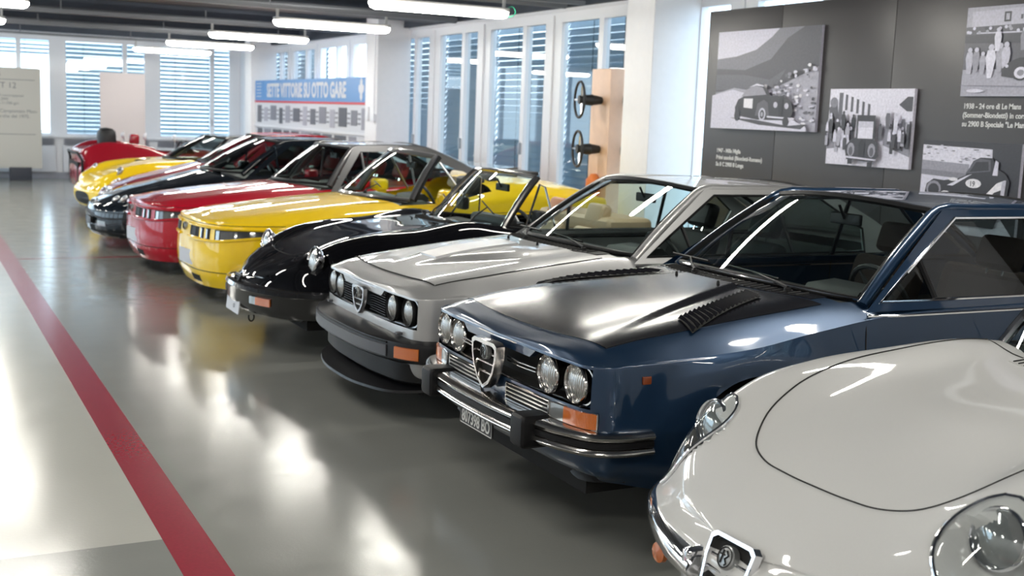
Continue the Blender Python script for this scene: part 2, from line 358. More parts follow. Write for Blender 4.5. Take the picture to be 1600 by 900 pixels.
def headlight(rt, c, r, ax=(-1,0,0), rim='chrome', lens='lens', depth=.03, name='headlight'):
    mb = MB(); mb.lathe([(-.05, r*.8), (0, r*1.10), (.012, r*1.12), (.02, r*1.05), (.012, r*.97), (0, r*.97)], c, ax, 32); h = mb.out(name, M[rim], rt, ang=60)
    mb = MB(); mb.lathe([(.004+depth*.9*(1-(k/7)**2), r*k/7) for k in range(7, -1, -1)], c, ax, 32); mb.out('lens', M[lens], h, ang=60)
    return h
def scudetto(rt, c, w_, h, bars=4, depth=.03, nrm=(-1,0,0), rake=0., badge=True, chrome='satin', name='shield_grille', th=.017):
    nx = Vector(nrm).normalized(); up = Vector((math.sin(rake), 0, math.cos(rake))); ey = up.cross(nx).normalized(); up = nx.cross(ey); c = Vector(c)
    out_ = [(-.5, .44), (-.40, .5), (0, .5), (.40, .5), (.5, .44), (.49, .2), (.40, -.12), (.22, -.38), (0, -.52), (-.22, -.38), (-.40, -.12), (-.49, .2)]
    P = lambda a, b, d: c + ey*(a*w_) + up*(b*h) + nx*d
    mb = MB(); K = 12; kx, ky = 1-2*th/w_, 1-2*th/h
    O = [P(a, b, depth) for a, b in out_]; I = [P(a*kx, b*ky, depth) for a, b in out_]; O2 = [P(a*1.05, b*1.03, 0) for a, b in out_]; I2 = [P(a*kx, b*ky, 0) for a, b in out_]
    mb.add(O+I+O2+I2, [(i, (i+1)%K, K+(i+1)%K, K+i) for i in range(K)] + [(i, (i+1)%K, 2*K+(i+1)%K, 2*K+i) for i in range(K)] + [(K+i, K+(i+1)%K, 3*K+(i+1)%K, 3*K+i) for i in range(K)])
    g = mb.out(name, M[chrome], rt, ang=30)
    mb = MB(); mb.add([P(a*.9, b*.9, .004) for a, b in out_], [tuple(range(K))]); mb.out('grille_mesh', M['dark'], g, smooth=False)
    for k in range(bars):
        b = .22-k*.62/max(bars, 1); hw = .40 if b > 0 else .40*(1-(-b/.52)**1.3)
        mb = MB(); mb.tube([P(-hw, b, depth*.5), P(hw, b, depth*.5)], .006, 6); mb.out('bar', M[chrome], g)
    if badge:
        mb = MB(); mb.lathe([(0, .036), (.022, .036), (.026, .031), (.024, 0)], P(0, .26, depth*.4), nx, 28); bd = mb.out('badge', M['badge'], g, ang=50)
        mb = MB(); q = lambda a, b: P(0, .26, depth*.4+.0265)+ey*a+up*b
        mb.tube([q(.03*math.cos(t), .03*math.sin(t)) for t in np.linspace(0, 6.283, 20)[:-1]], .002, 4, True); mb.tube([q(-.012, -.02), q(-.012, .02)], .003, 4); mb.tube([q(-.022, .006), q(-.002, .006)], .003, 4)
        mb.tube([q(.008+.006*math.sin(k*1.6), -.022+k*.006) for k in range(8)], .003, 4); mb.out('badge_emblem', M['rubber'], bd)
    return g
def greenhouse(rt, A, Bp, Cp, D, side, mat, glass, trim='chrome', roofmat=None, cam=.012, backlight=True, wsr=.012, ptr=.03, divider=None, dglass=None, quarter=None, sidetop=None):
    """A,B,C,D: (x_end, y_end, z_end, bow, crown): windscreen base, header, rear header, rear base. side: window polygon [(x,z)...]; mapped between belt y and rail y"""
    def row(R, s): return Vector((R[0]-R[3]*(1-s*s), R[1]*s, R[2]+R[4]*(1-s*s)))
    dg = dglass or glass
    def patch(R, Q, name, m, nu=6, nv=14, sag=.0, inset=0.):
        mb = MB()
        def f(a, b):
            a2 = inset+(1-2*inset)*a; s = (-1+2*b)*(1-inset*.8); p = row(R, s).lerp(row(Q, s), a2); p.z += sag*4*a2*(1-a2); return p
        mb.grid(f, nu, nv); return mb.out(name, M[m], rt, ang=60)
    def strip(R, Q, s0, s1, name, m, off=0.):  # pillar strip along the border of a pane
        pass
    ws = patch(A, Bp, 'windshield', glass, sag=.025, inset=.03)
    # rubber seal + bright trim around the windscreen
    def border(R, Q, sag, ins):
        L = [];
        for k in range(11): a = ins+(1-2*ins)*k/10; p = row(R, -1+ins).lerp(row(Q, -1+ins), a); p.z += sag*4*a*(1-a); L.append(p)
        for k in range(1, 15): s = -1+ins+(2-2*ins)*k/14; L.append(row(R, s).lerp(row(Q, s), 1-ins))
        for k in range(9, -1, -1): a = ins+(1-2*ins)*k/10; p = row(R, 1-ins).lerp(row(Q, 1-ins), a); p.z += sag*4*a*(1-a); L.append(p)
        for k in range(13, 0, -1): s = -1+ins+(2-2*ins)*k/14; L.append(row(R, s).lerp(row(Q, s), ins))
        return L
    mb = MB(); mb.tube(border(A, Bp, .025, .025), wsr*1.5, 6, True); sl = mb.out('windshield_seal', M['rubber'], rt)
    if trim:
        mb = MB(); mb.tube([p+Vector((-.008, 0, .008)) for p in border(A, Bp, .025, .018)], wsr*.55, 6, True); mb.out('windshield_trim', M[trim], rt)
    rm = roofmat or mat
    # roof skin with thickness
    mb = MB()
    def rf(a, b):
        s = -1+2*b; p = row(Bp, s).lerp(row(Cp, s), a); p.z += cam*4*a*(1-a); return p
    mb.grid(rf, 8, 16); mb.grid(lambda a, b: rf(a, b)-Vector((0, 0, .03)), 8, 16); ro = mb.out('roof', M[rm], rt, ang=60)
    if backlight:
        patch(Cp, D, 'rear_window', glass, sag=.03, inset=.04)
        mb = MB(); mb.tube(border(Cp, D, .03, .03), .02, 6, True); mb.out('rear_window_seal', M['rubber'], rt)
    # pillars / rails
    for sg in (-1, 1):
        e = lambda R: Vector((R[0], R[1]*sg, R[2]))
        Ap = [e(A).lerp(e(Bp), t)+Vector((0, 0, .025*4*t*(1-t))) for t in np.linspace(0, 1, 9)]
        Rp = [e(Bp).lerp(e(Cp), t)+Vector((0, 0, cam*4*t*(1-t))) for t in np.linspace(0, 1, 9)][1:]
        Dp = [e(Cp).lerp(e(D), t)+Vector((0, 0, .03*4*t*(1-t))) for t in np.linspace(0, 1, 9)][1:]
        mb = MB(); mb.tube(smooth_path([p-Vector((0,0,.008)) for p in Ap[::2]+Rp[1::2]+Dp[1::2]], 3), ptr, 8); mb.out('roof_rail', M[rm], rt, ang=60)
        # side surface
        zb = side['zb']; zt = side['zt']; yb = side['yb']; yt = side['yt']
        mp = lambda x, z, o=0.: Vector((x, sg*(lerp(yb, yt, (z-zb)/(zt-zb))+o), z))
        Ow = [mp(x, z) for x, z in side['outer']]; Iw = [mp(x, z) for x, z in side['win']]
        mb = MB(); ring(mb, Ow, Iw, 5); ring(mb, Iw, [p+Vector((0, -sg*.02, 0)) for p in Iw], 5); mb.out('window_surround', M[mat], rt, ang=30)
        mb = MB(); q = [p+Vector((0, -sg*.012, 0)) for p in Iw]; mb.add(q, [tuple(range(len(q)))]); mb.out('side_window', M[dg], rt, smooth=False)
        if trim:
            mb = MB(); mb.tube(pl([p+Vector((0, sg*.004, 0)) for p in Iw], 3), .008, 6, True); mb.out('side_window_trim', M[trim], rt)
        for dx in (divider or []):
            # near-vertical bar: (x_bottom, x_top)
            zt_ = side['ztd']; mb = MB(); mb.tube([mp(dx[0], side['zbd'], -.006), mp(dx[1], zt_(dx[1]) if callable(zt_) else zt_, -.006)], .013, 6); mb.out('window_bar', M['rubber' if trim else mat], rt)
    return row
def mirror_inside(rt, x, z, y=0.):
    mb = MB(); mb.box(x, x+.025, y-.11, y+.11, z-.03, z+.03, bev=.012); m = mb.out('rear_view_mirror', M['rubber'], rt); mb = MB(); mb.tube([(x, y, z), (x-.04, y, z+.07)], .008, 6); mb.out('mirror_stalk', M['rubber'], m)
def seam(rt, pts, r=.0028, name='panel_gap', mat='dark', closed=False):
    mb = MB(); mb.tube(pts, r, 5, closed); return mb.out(name, M[mat], rt)
def vents(B, rt, quad, n, mat='matte', zadd=None):
    """row of raised louvres over dark slots on the bonnet; quad: front-in, front-out, rear-out, rear-in (x,y)"""
    fi, fo, ro_, ri = quad
    def Q(a, b): 
        p = (lerp(lerp(fi[0], ri[0], a), lerp(fo[0], ro_[0], a), b), lerp(lerp(fi[1], ri[1], a), lerp(fo[1], ro_[1], a), b)); return p
    P = lambda a, b, o: B.top(*Q(a, b), o+(zadd(*Q(a, b)) if zadd else 0))
    mb = MB(); mb.grid(lambda a, b: P(a, b, .0100), 20, 6); v = mb.out('bonnet_vent', M['dark'], rt)
    for k in range(n):
        a = (k+.5)/n; h = .36/n; mb = MB()
        mb.add([P(a-h, .04, .0105), P(a-h, .96, .0105), P(a+h*.4, .96, .022), P(a+h*.4, .04, .022), P(a+h, .04, .018), P(a+h, .96, .018)], [(0,1,2,3), (3,2,5,4)]); mb.out('louvre', M[mat], v, smooth=False)
def plate(rt, c, w_, h, mat, lines=None, tmat='platetxt', size=.07, name='license_plate', nrm=(-1,0,0), frame=None, sx=1.0):
    nx = Vector(nrm).normalized(); ey = Vector((0,0,1)).cross(nx).normalized(); up = nx.cross(ey); c = Vector(c)
    mb = MB(); mb.prism([(-w_/2+.01,-h/2),(w_/2-.01,-h/2),(w_/2,-h/2+.01),(w_/2,h/2-.01),(w_/2-.01,h/2),(-w_/2+.01,h/2),(-w_/2,h/2-.01),(-w_/2,-h/2+.01)], ey, up, c, nx, .006); p = mb.out(name, M[mat], rt, smooth=False)
    if frame:
        mb = MB(); P = [c+ey*a+up*b+nx*.007 for a, b in [(-w_/2+.006,-h/2+.006),(w_/2-.006,-h/2+.006),(w_/2-.006,h/2-.006),(-w_/2+.006,h/2-.006)]]; mb.tube(P, .002, 4, True); mb.out('plate_rim', M[frame], p)
    if lines: text('plate_lettering', lines, size, c+nx*.0065-up*size*.35, ey, up, M[tmat], p, align='CENTER', sx=sx, ext=.0015, bold=.001)
    return p
# ------------------------------------------------------------------ 1970s wedge coupe (used for the dark blue and the silver car)
def sstep(a, b, x): 
    t = max(0, min(1, (x-a)/(b-a))); return t*t*(3-2*t)
def coupe(rt, col, late):
    wz = .045 if late else 0.
    st = [(0,.77,0,0,.77,.30), (.02,.785,.005,.30,.768,.30), (.05,.80,.02,.58,.765,.30), (.08,.812,.055,.745,.762,.30), (.13,.83,.10,.785,.764,.29),
          (.22,.855,.2,.80,.772,.27), (.5,.90,.48,.808,.79,.22), (.8,.94,.78,.816,.815,.2), (1.1,.968,1.1,.818,.86,.2), (1.26,.985,1.42,.818,.905,.2), (1.66,.97,1.74,.82,.925,.2),
          (2.3,.97,2.3,.822,.935,.2), (3.0,.97,3.0,.82,.94,.2), (3.55,.99,3.58,.80,.945,.2), (3.95,.955,3.93,.78,.93,.25), (4.12,.93,4.1,.74,.91,.3), (4.15,.925,4.14,.45,.905,.3), (4.155,.92,4.15,0,.905,.3)]
    walls = [(.006,.757), (.012,.592), (.012,.48), (-.004,.34), (-.05,.0)]
    B = Body(st, walls, hood=((.45,.07),(.82,.32)), su=10, sv=7, corner=True, absz=True, arches=[(.80,.33,.37),(3.2,.33,.36)])
    # fender flare: push the body out round the wheel arches
    for i in range(B.nu):
        for j in range(B.nv):
            p = B.G[i, j]
            for xc in (.80, 3.2):
                d = math.hypot(p[0]-xc, p[2]-.33)
                if abs(p[1]) > .6 and d < .62: p[1] += math.copysign(.030*sstep(.60, .40, d), p[1])
    V, F = B.vf(False); B.bvh = BVHTree.FromPolygons(V, F)
    B.cut_u(0, 3, 4, 5); B.cut_u(9, 13, 0, 2)
    body = B.build(M[col], rt)
    # recessed grille box: contour with rounded outer ends
    nx_ = lambda y: .004+.10*(abs(y)/.745)**2*.6
    pts = [(.72, .745), (.745, .72), (.752, .675), (.745, .63), (.715, .604), (.55, .598), (.25, .592), (0, .592)]
    half = [(y, z) for y, z in pts]; cont = half + [(-y, z) for y, z in half[::-1][1:]] + [(-.5, .757), (0, .757), (.5, .757)]
    mb = MB(); O = [Vector((nx_(y)+.0, y, z)) for y, z in cont]; I = [Vector((nx_(y)*.3+.085, y*.985, lerp(z, .675, .04))) for y, z in cont]; K = len(cont)
    mb.add(O+I, [(i, (i+1)%K, K+(i+1)%K, K+i) for i in range(K)] + [tuple(range(K, 2*K))]); gr = mb.out('grille_recess', M['plastic' if late else 'dark'], rt, ang=30)
    mb = MB(); mb.tube(smooth_path([p+Vector((-.006, 0, 0)) for p in O], 3, True)[:-1], .0065 if not late else .008, 6, True); mb.out('grille_surround', M['dullchrome' if not late else 'satin'], rt)
    # corner fillers between the opening and the rounded contour
    for sg in (-1, 1):
        mb = MB(); c_ = [(.745,.757),(.752,.70),(.752,.64),(.75,.592),(.60,.592)]; a_ = [(.70,.752),(.742,.71),(.748,.64),(.715,.606),(.60,.598)]
        mb.add([Vector((nx_(y)-.001, sg*y, z)) for y, z in c_+a_], [(i, i+1, 6+i, 5+i) for i in range(4)]); mb.out('grille_corner', M[col], rt)
    # lip over the grille centre
    mb = MB(); prof = [(-.36,.757),(-.31,.722),(.31,.722),(.36,.757)]
    mb.prism([(y, z) for y, z in prof], (0,1,0), (0,0,1), (-.002,0,0), (1,0,0), .03); mb.out('grille_lip', M[col], rt, smooth=False)
    # lamps
    for sg in (-1, 1):
        headlight(rt, (.045, sg*.645, .677), .076, rim='rubber' if late else 'dullchrome'); headlight(rt, (.025, sg*.45, .677), .076, rim='rubber' if late else 'dullchrome')
    if late:
        for k in range(9):
            z = .612+k*.0145
            for y0, y1 in ((-.36, -.11), (.11, .36)): mb = MB(); mb.box(.006, .05, y0, y1, z, z+.0055); mb.out('grille_bar', M['rubber'], gr, smooth=False)
        scudetto(rt, (-.012, 0, .655), .20, .165, 3, .022, badge=True)
    else:
        for z in (.668, .684):
            for y0, y1 in ((-.37, -.10), (.10, .37)): mb = MB(); mb.tube([(.0, y0, z), (-.012, (y0+y1)/2, z), (.0, y1, z)], .0038, 6); mb.out('grille_bar', M['dullchrome'], gr)
        scudetto(rt, (-.03, 0, .634), .25, .215, 3, .04, badge=True, chrome='dullchrome')
        for sg in (-1, 1):   # lower side grilles: frame and three slats
            mb = MB(); y0, y1 = sorted((sg*.13, sg*.50)); P = [B.front(y, z, .004) for y, z in [(y0, .575), (y1, .575), (y1, .505), (y0, .505)]]; Pn = pl(P, 6)
            mb.tube(Pn, .005, 5, True); lg = mb.out('lower_grille', M['dullchrome'], rt)
            mb = MB(); mb.grid(lambda a, b: B.front(lerp(y0, y1, a), lerp(.505, .575, b), .002), 8, 2); mb.out('grille_backing', M['dark'], lg)
            for k in range(3):
                mb = MB(); mb.tube([B.front(lerp(y0, y1, t), .522+k*.018, .006) for t in np.linspace(0, 1, 7)], .0035, 5); mb.out('slat', M['satin'], lg)
            ys = sg*.52; ye = sg*.775
            fn = lambda a, b, o, y0_=ys, y1_=ye: B.front(lerp(y0_, y1_, b), lerp(.515, .578, a), o)
            def sig(b0, b1, m, nm, par): 
                return drape_panel(B, lambda a, b, o: fn(a, lerp(b0, b1, b), o), 2, 6, .012, nm, M[m], par, .012)
            tl = sig(0, .36, 'clear', 'turn_signal', rt); sig(.36, 1, 'amber', 'amber_lens', tl)
            mb = MB(); mb.tube(pl([fn(0,0,.012), fn(0,1,.012), fn(1,1,.012), fn(1,0,.012)], 6), .004, 5, True); mb.out('lamp_frame', M['dullchrome'], tl)
            mk_ = MB(); q = B.side(.26, .71, sg, .0); mk_.box(q.x-.02, q.x+.02, q.y-.008, q.y+.008, .695, .727, bev=.004); mk_.out('side_marker', M['amberd'], rt)
    # bonnet
    xf = lambda y: .10+.055*(abs(y)/.66)**2; xr = lambda y: 1.13+.14*(abs(y)/.67)**2
    if not late:
        def zr(x, y):
            e = lerp(.57, .19, (x-.25)/.95); return .014*sstep(e+.012, e-.012, abs(y))*sstep(.2, .6, x)
        def hf(a, b, o): y = lerp(-.665, .665, b); x = lerp(xf(y), xr(y), a); return B.top(x, y, o+zr(x, y))
        drape_panel(B, hf, 40, 60, .004, 'bonnet', M['matte'], rt, .008)
        for sg in (-1, 1): vents(B, rt, ((.57, sg*.56), (.55, sg*.70), (1.09, sg*.47), (1.11, sg*.33)), 16, 'matte', zr)
        for x, y in ((1.07, -.17), (1.07, .17)): mb = MB(); p = B.top(x, y, .014); mb.lathe([(0, .008), (.012, .008), (.02, .004), (.02, 0)], p, (0,0,1), 10); mb.out('washer_jet', M['rubber'], rt)
    else:
        def zr(x, y): 
            wdt = lerp(.12, .42, sstep(.2, 1.0, x)); return .024*sstep(wdt+.05, wdt-.06, abs(y))*sstep(.18, .62, x)*(1-.5*sstep(.9, 1.2, x))
        def hf(a, b, o): y = lerp(-.655, .655, b); x = lerp(xf(y)+.03, xr(y), a); return B.top(x, y, o+zr(x, y))
        drape_panel(B, hf, 40, 60, .003, 'bonnet', M[col], rt, .012)
        gap = [hf(0, t, .0015) for t in np.linspace(0, 1, 30)]; seam(rt, [Vector((p.x-.004, p.y, p.z)) for p in gap], .004)
        for b in (0, 1): seam(rt, [hf(t, b, .001)+Vector((0, (-.004 if b == 0 else .004), 0)) for t in np.linspace(0, 1, 30)], .003)
        drape_panel(B, lambda a, b, o: (lambda x, y: B.top(x, y, o+zr(x, y)+.004))(lerp(.42, .98, a), lerp(-.12, .12, b)), 10, 6, .010, 'bonnet_scoop_cover', pm('pale_silver_cover', (.55,.55,.56), .35, .3, .6), rt, .014)
        for y in (-.2, .2): mb = MB(); p = hf(.93, .5+y/1.31, .004); mb.lathe([(0, .008), (.012, .008), (.02, .004), (.02, 0)], p, (0,0,1), 10); mb.out('washer_jet', M['rubber'], rt)
    # cowl panel under the screen
    drape_panel(B, lambda a, b, o: (lambda y: B.top(lerp(xr(y)+.02, xr(y)+.115, a), y, o))(lerp(-.60, .60, b)), 4, 24, .004, 'cowl_grille', M['rubber' if late else 'matte'], rt, .01)
    for k in range(26):
        y = lerp(-.52, .52, k/25); mb = MB(); mb.tube([B.top(xr(y)+.03, y, .006), B.top(xr(y)+.105, y, .006)], .004, 4); mb.out('cowl_slot', M['dark'], rt)
    # cabin
    A = (1.46,.715,.955,.17,.028); Bh = (2.03,.565,1.365,.09,.035); Ch = (2.95,.56,1.36,-.02,.035); D = (3.70,.66,.985,-.03,.02)
    side = dict(zb=.955, zt=1.365, yb=.795, yt=.60, outer=[(1.40,.935),(2.03,1.368),(2.95,1.368),(3.70,.99),(3.70,.935),(2.5,.935)], win=[(1.50,.975),(2.09,1.330),(2.92,1.330),(3.25,1.12),(3.22,.975),(2.5,.975)], ztd=lambda x: min(1.325, .985+(x-1.53)*.6), zbd=.98)
    greenhouse(rt, A, Bh, Ch, D, side, col, 'glass', divider=[(1.84, 1.80), (2.62, 2.58)], dglass='dglass' if not late else 'glass', trim='chrome' if not late else 'rubber')
    # black strip under the glass, door seams, crease lines
    for sg in (-1, 1):
        mb = MB(); mb.tube([B.side(x, .915 if x < 3.3 else .93, sg, .002) for x in np.linspace(1.42, 3.6, 16)], .007, 6); mb.out('waist_trim', M['chrome' if not late else 'rubber'], rt)
        seam(rt, [B.side(1.395+.02*sstep(.9, .4, z), z, sg, .0) for z in np.linspace(.905, .25, 12)], .004); seam(rt, [B.side(2.66, z, sg, .0) for z in np.linspace(.93, .25, 12)], .004)
        mb = MB(); q = B.side(2.48, .80, sg, .012); mb.box(q.x-.07, q.x+.07, q.y-.012, q.y+.012, q.z-.012, q.z+.012, bev=.008); mb.out('door_handle', M['chrome' if not late else 'rubber'], rt)
    tub(rt, 1.3, 3.6, .70, .30, .72, 'blkint'); dash(rt, 1.42, 1.78, .66, .66, .925, 'blkint')
    steering_wheel(rt, (1.92, -.36, .90), .19, 25, spoke='blkint')
    cm = 'brown' if not late else 'blkint'
    for y in (-.36, .36): seat(rt, 2.3, y, .48, cm, True, wd=.24, h=.50)
    seat(rt, 3.0, 0, .50, cm, False, wd=.55, h=.42); mirror_inside(rt, 1.98, 1.27)
    # wipers
    wiper(rt, (1.27,-.43,.985), (1.37,-.05,1.015), (.06,1,.02), .42); wiper(rt, (1.20,.20,.99), (1.40,.52,1.02), (.16,1,-.02), .42)
    wheels(rt, (.80, 3.2), .70, .30 if not late else .345); underbody(rt, .12, 4.0, .62, .2, .45); wells(rt, (.80, 3.2), .37, .80)
    # bumpers
    if not late:
        half = [(-.115,0),(-.11,.25),(-.085,.48),(-.02,.70),(.04,.80),(.14,.842),(.28,.85)]
        path = smooth_path([(x, -y, .46) for x, y in half[::-1]][:-1] + [(x, y, .46) for x, y in half], 5)
        bp = MB(); bp.sweep(path, [(-.10,.052),(-.02,.052),(.012,.046),(.024,.034),(.018,.020),(.006,.014),(.006,-.014),(.018,-.020),(.022,-.032),(.010,-.046),(-.03,-.05),(-.05,-.02),(-.05,.03)])
        bb = bp.out('bumper', M['dullchrome'], rt, ang=50)
        mb = MB(); mb.sweep([p+Vector((0,0,0)) for p in path], [(.008,.014),(.014,.010),(.014,-.010),(.008,-.014)]); mb.out('rubber_strip', M['rubber'], bb)
        for sg in (-1, 1): mb = MB(); mb.box(-.145, -.0, sg*.475-.060, sg*.475+.060, .385, .525, bev=.028); o = mb.out('overrider', M['rubber'], bb)
        plate(rt, (-.10, -.02, .378), .335, .088, 'plateb', '807398 BO', size=.078, frame='platetxt', sx=.80)
        mb = MB(); mb.sweep(smooth_path([(.22,-.76,.31),(.12,-.64,.29),(.17,-.35,.29),(.20,0,.29),(.17,.35,.29),(.12,.64,.29),(.22,.76,.31)], 5), [(-.1,.09),(.0,.0),(.012,-.03),(-.005,-.03),(-.12,.07)]); mb.out('front_spoiler', M['rubber'], rt)
    else:
        half = [(-.15,0),(-.145,.25),(-.12,.48),(-.07,.66),(.0,.79),(.08,.86),(.2,.88),(.42,.87)]
        path = smooth_path([(x, -y, .47) for x, y in half[::-1]][:-1] + [(x, y, .47) for x, y in half], 5)
        mb = MB(); mb.sweep(path, [(-.14,.075),(-.03,.062),(-.004,.05),(.0,.035),(.0,-.045),(-.02,-.06),(-.12,-.075)]); bb = mb.out('bumper', M['plastic'], rt, ang=35)
        cen = [p for p in path if abs(p.y) < .66]
        mb = MB(); mb.sweep([p+Vector((0,0,0)) for p in cen], [(-.002,.030),(.008,.026),(.008,-.034),(-.002,-.040)]); mb.out('bumper_strip', M['strip'], bb, ang=30)
        mb = MB(); mb.sweep([p+Vector((0,0,0)) for p in cen], [(-.012,.047),(.006,.045),(.006,.037),(-.002,.034)]); mb.out('bumper_bead', M['rubber'], bb)
        for sg in (-1, 1):
            seg = [p for p in path if .665 < p.y*sg < .835]
            mb = MB(); mb.sweep(seg, [(-.002,.030),(.009,.028),(.009,-.034),(-.002,-.040)]); mb.out('amber_lamp', M['amber'], bb, ang=30)
            mb = MB(); mb.box(-.02, .06, sg*.60-.02, sg*.60+.02, .545, .56, bev=.006); mb.out('bumper_cap', M['strip'], bb)
        mb = MB(); mb.sweep(smooth_path([(.14,-.80,.36),(.02,-.68,.36),(-.05,-.4,.36),(-.07,0,.36),(-.05,.4,.36),(.02,.68,.36),(.14,.80,.36)], 5), [(-.05,.04),(.0,.03),(.0,-.07),(-.03,-.09),(-.1,-.08)]); mb.out('front_valance', M['rubber'], rt, ang=30)
        mb = MB(); mb.sweep(smooth_path([(.16,-.76,.26),(.0,-.62,.235),(-.10,-.35,.225),(-.13,0,.222),(-.10,.35,.225),(.0,.62,.235),(.16,.76,.26)], 6), [(-.16,.05),(-.02,.012),(.03,.0),(.034,-.014),(.01,-.02),(-.16,.0)]); mb.out('front_spoiler', M['plastic'], rt, ang=40)
    # rear bumper and lamps
    mb = MB(); mb.sweep([(x, -y, .46) for x, y in [(3.9,-.85),(4.15,-.80),(4.22,-.5),(4.24,0),(4.22,.5),(4.15,.80),(3.9,.85)]][::1], [(-.08,.05),(.01,.045),(.02,0),(.01,-.045),(-.08,-.05)]); mb.out('rear_bumper', M['rubber' if late else 'dullchrome'], rt)
    for sg in (-1, 1): mb = MB(); mb.box(4.145, 4.17, sg*.55-.16, sg*.55+.16, .64, .76, bev=.01); mb.out('tail_lamp', M['redlens'], rt)
    return B
# ------------------------------------------------------------------ the hall
def struct(o): o['kind'] = 'structure'; return o
XW, YF, YN, XL, ZC = 7.05, 28.0, -6.0, -7.0, 3.26
# floor: painted zones in the material only as flat paint colour
fm = pm('epoxy_floor', (.40,.41,.375), .16, bump=.0, spec=.55); nt = fm.node_tree; b = nt.nodes['Principled BSDF']
tc = nt.nodes.new('ShaderNodeTexCoord'); sp = nt.nodes.new('ShaderNodeSeparateXYZ'); nt.links.new(tc.outputs['Object'], sp.inputs[0])
def step(sock, edge, less=True):
    n = nt.nodes.new('ShaderNodeMath'); n.operation = 'LESS_THAN' if less else 'GREATER_THAN'; n.inputs[1].default_value = edge; nt.links.new(sock, n.inputs[0]); return n.outputs[0]
def mul(a, b_):
    n = nt.nodes.new('ShaderNodeMath'); n.operation = 'MULTIPLY'; nt.links.new(a, n.inputs[0]); nt.links.new(b_, n.inputs[1]); return n.outputs[0]
def mixc(f, a, c):
    n = nt.nodes.new('ShaderNodeMix'); n.data_type = 'RGBA'; nt.links.new(f, n.inputs[0])
    if isinstance(a, tuple): n.inputs[6].default_value = (*a, 1)
    else: nt.links.new(a, n.inputs[6])
    if isinstance(c, tuple): n.inputs[7].default_value = (*c, 1)
    else: nt.links.new(c, n.inputs[7])
    return n.outputs[2]
n1 = nt.nodes.new('ShaderNodeTexNoise'); n1.inputs['Scale'].default_value = .9; n1.inputs['Detail'].default_value = 6; nt.links.new(tc.outputs['Object'], n1.inputs['Vector'])
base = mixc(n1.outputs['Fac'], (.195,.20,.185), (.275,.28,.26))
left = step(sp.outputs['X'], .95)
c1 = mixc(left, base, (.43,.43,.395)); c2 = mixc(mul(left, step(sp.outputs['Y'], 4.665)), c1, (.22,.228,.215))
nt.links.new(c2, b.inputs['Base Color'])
n2 = nt.nodes.new('ShaderNodeTexNoise'); n2.inputs['Scale'].default_value = 5; n2.inputs['Detail'].default_value = 8; nt.links.new(tc.outputs['Object'], n2.inputs['Vector'])
rr = nt.nodes.new('ShaderNodeMapRange'); rr.inputs[3].default_value = .10; rr.inputs[4].default_value = .24; nt.links.new(n2.outputs['Fac'], rr.inputs[0]); nt.links.new(rr.outputs[0], b.inputs['Roughness'])
n3 = nt.nodes.new('ShaderNodeTexNoise'); n3.inputs['Scale'].default_value = 60; n3.inputs['Detail'].default_value = 3; nt.links.new(tc.outputs['Object'], n3.inputs['Vector'])
bp = nt.nodes.new('ShaderNodeBump'); bp.inputs['Strength'].default_value = .25; bp.inputs['Distance'].default_value = .0015; nt.links.new(n3.outputs['Fac'], bp.inputs['Height']); nt.links.new(bp.outputs[0], b.inputs['Normal'])
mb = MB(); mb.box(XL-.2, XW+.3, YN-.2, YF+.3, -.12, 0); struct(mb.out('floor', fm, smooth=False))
lm = pm('red_floor_stripe', (.26,.008,.026), .2, bump=.1, bscale=60, var=.15)
mb = MB(); mb.box(.87, 1.045, YN, YF-.5, 0, .0012); struct(mb.out('trim_1', lm, smooth=False))
mb = MB(); mb.box(1.045, 3.2, 13.75, 13.82, 0, .0012); struct(mb.out('trim_2', lm, smooth=False))  # thin red stripe across the floor
mb = MB(); mb.box(XL, XW, YN, YF, ZC, ZC+.1); struct(mb.out('ceiling', M['ceil'], smooth=False))
mb = MB(); mb.box(XL-.12, XL, YN, 10, 0, ZC); mb.box(XL-.12, XL, 10, YF, 0, .4); mb.box(XL-.12, XL, 10, YF, 3.0, ZC)
for k in range(10): mb.box(XL-.12, XL, 10+k*2-.12, 10+k*2+.12, .4, 3.0)
struct(mb.out('wall_left', M['wall'], smooth=False))
mb = MB(); mb.box(XL-.12, XW+.12, YN-.12, YN, 0, ZC); struct(mb.out('wall_near', M['wall'], smooth=False))
# ceiling beams, bulkhead
for k, (y0, y1) in enumerate([(y, y+.32) for y in (-1.2, 2.3, 5.8, 9.3, 12.75, 16.2, 19.5, 22.9, 26.4)]):
    mb = MB(); mb.box(XL, XW, y0, y1, 3.10, ZC); struct(mb.out('trim_%d' % (k+3), M['ceil'], smooth=False))
mb = MB(); mb.box(6.92, XW+.12, YN, YF, 3.02, ZC); struct(mb.out('wall_right_header', M['ceil'], smooth=False)).name = 'trim_12'
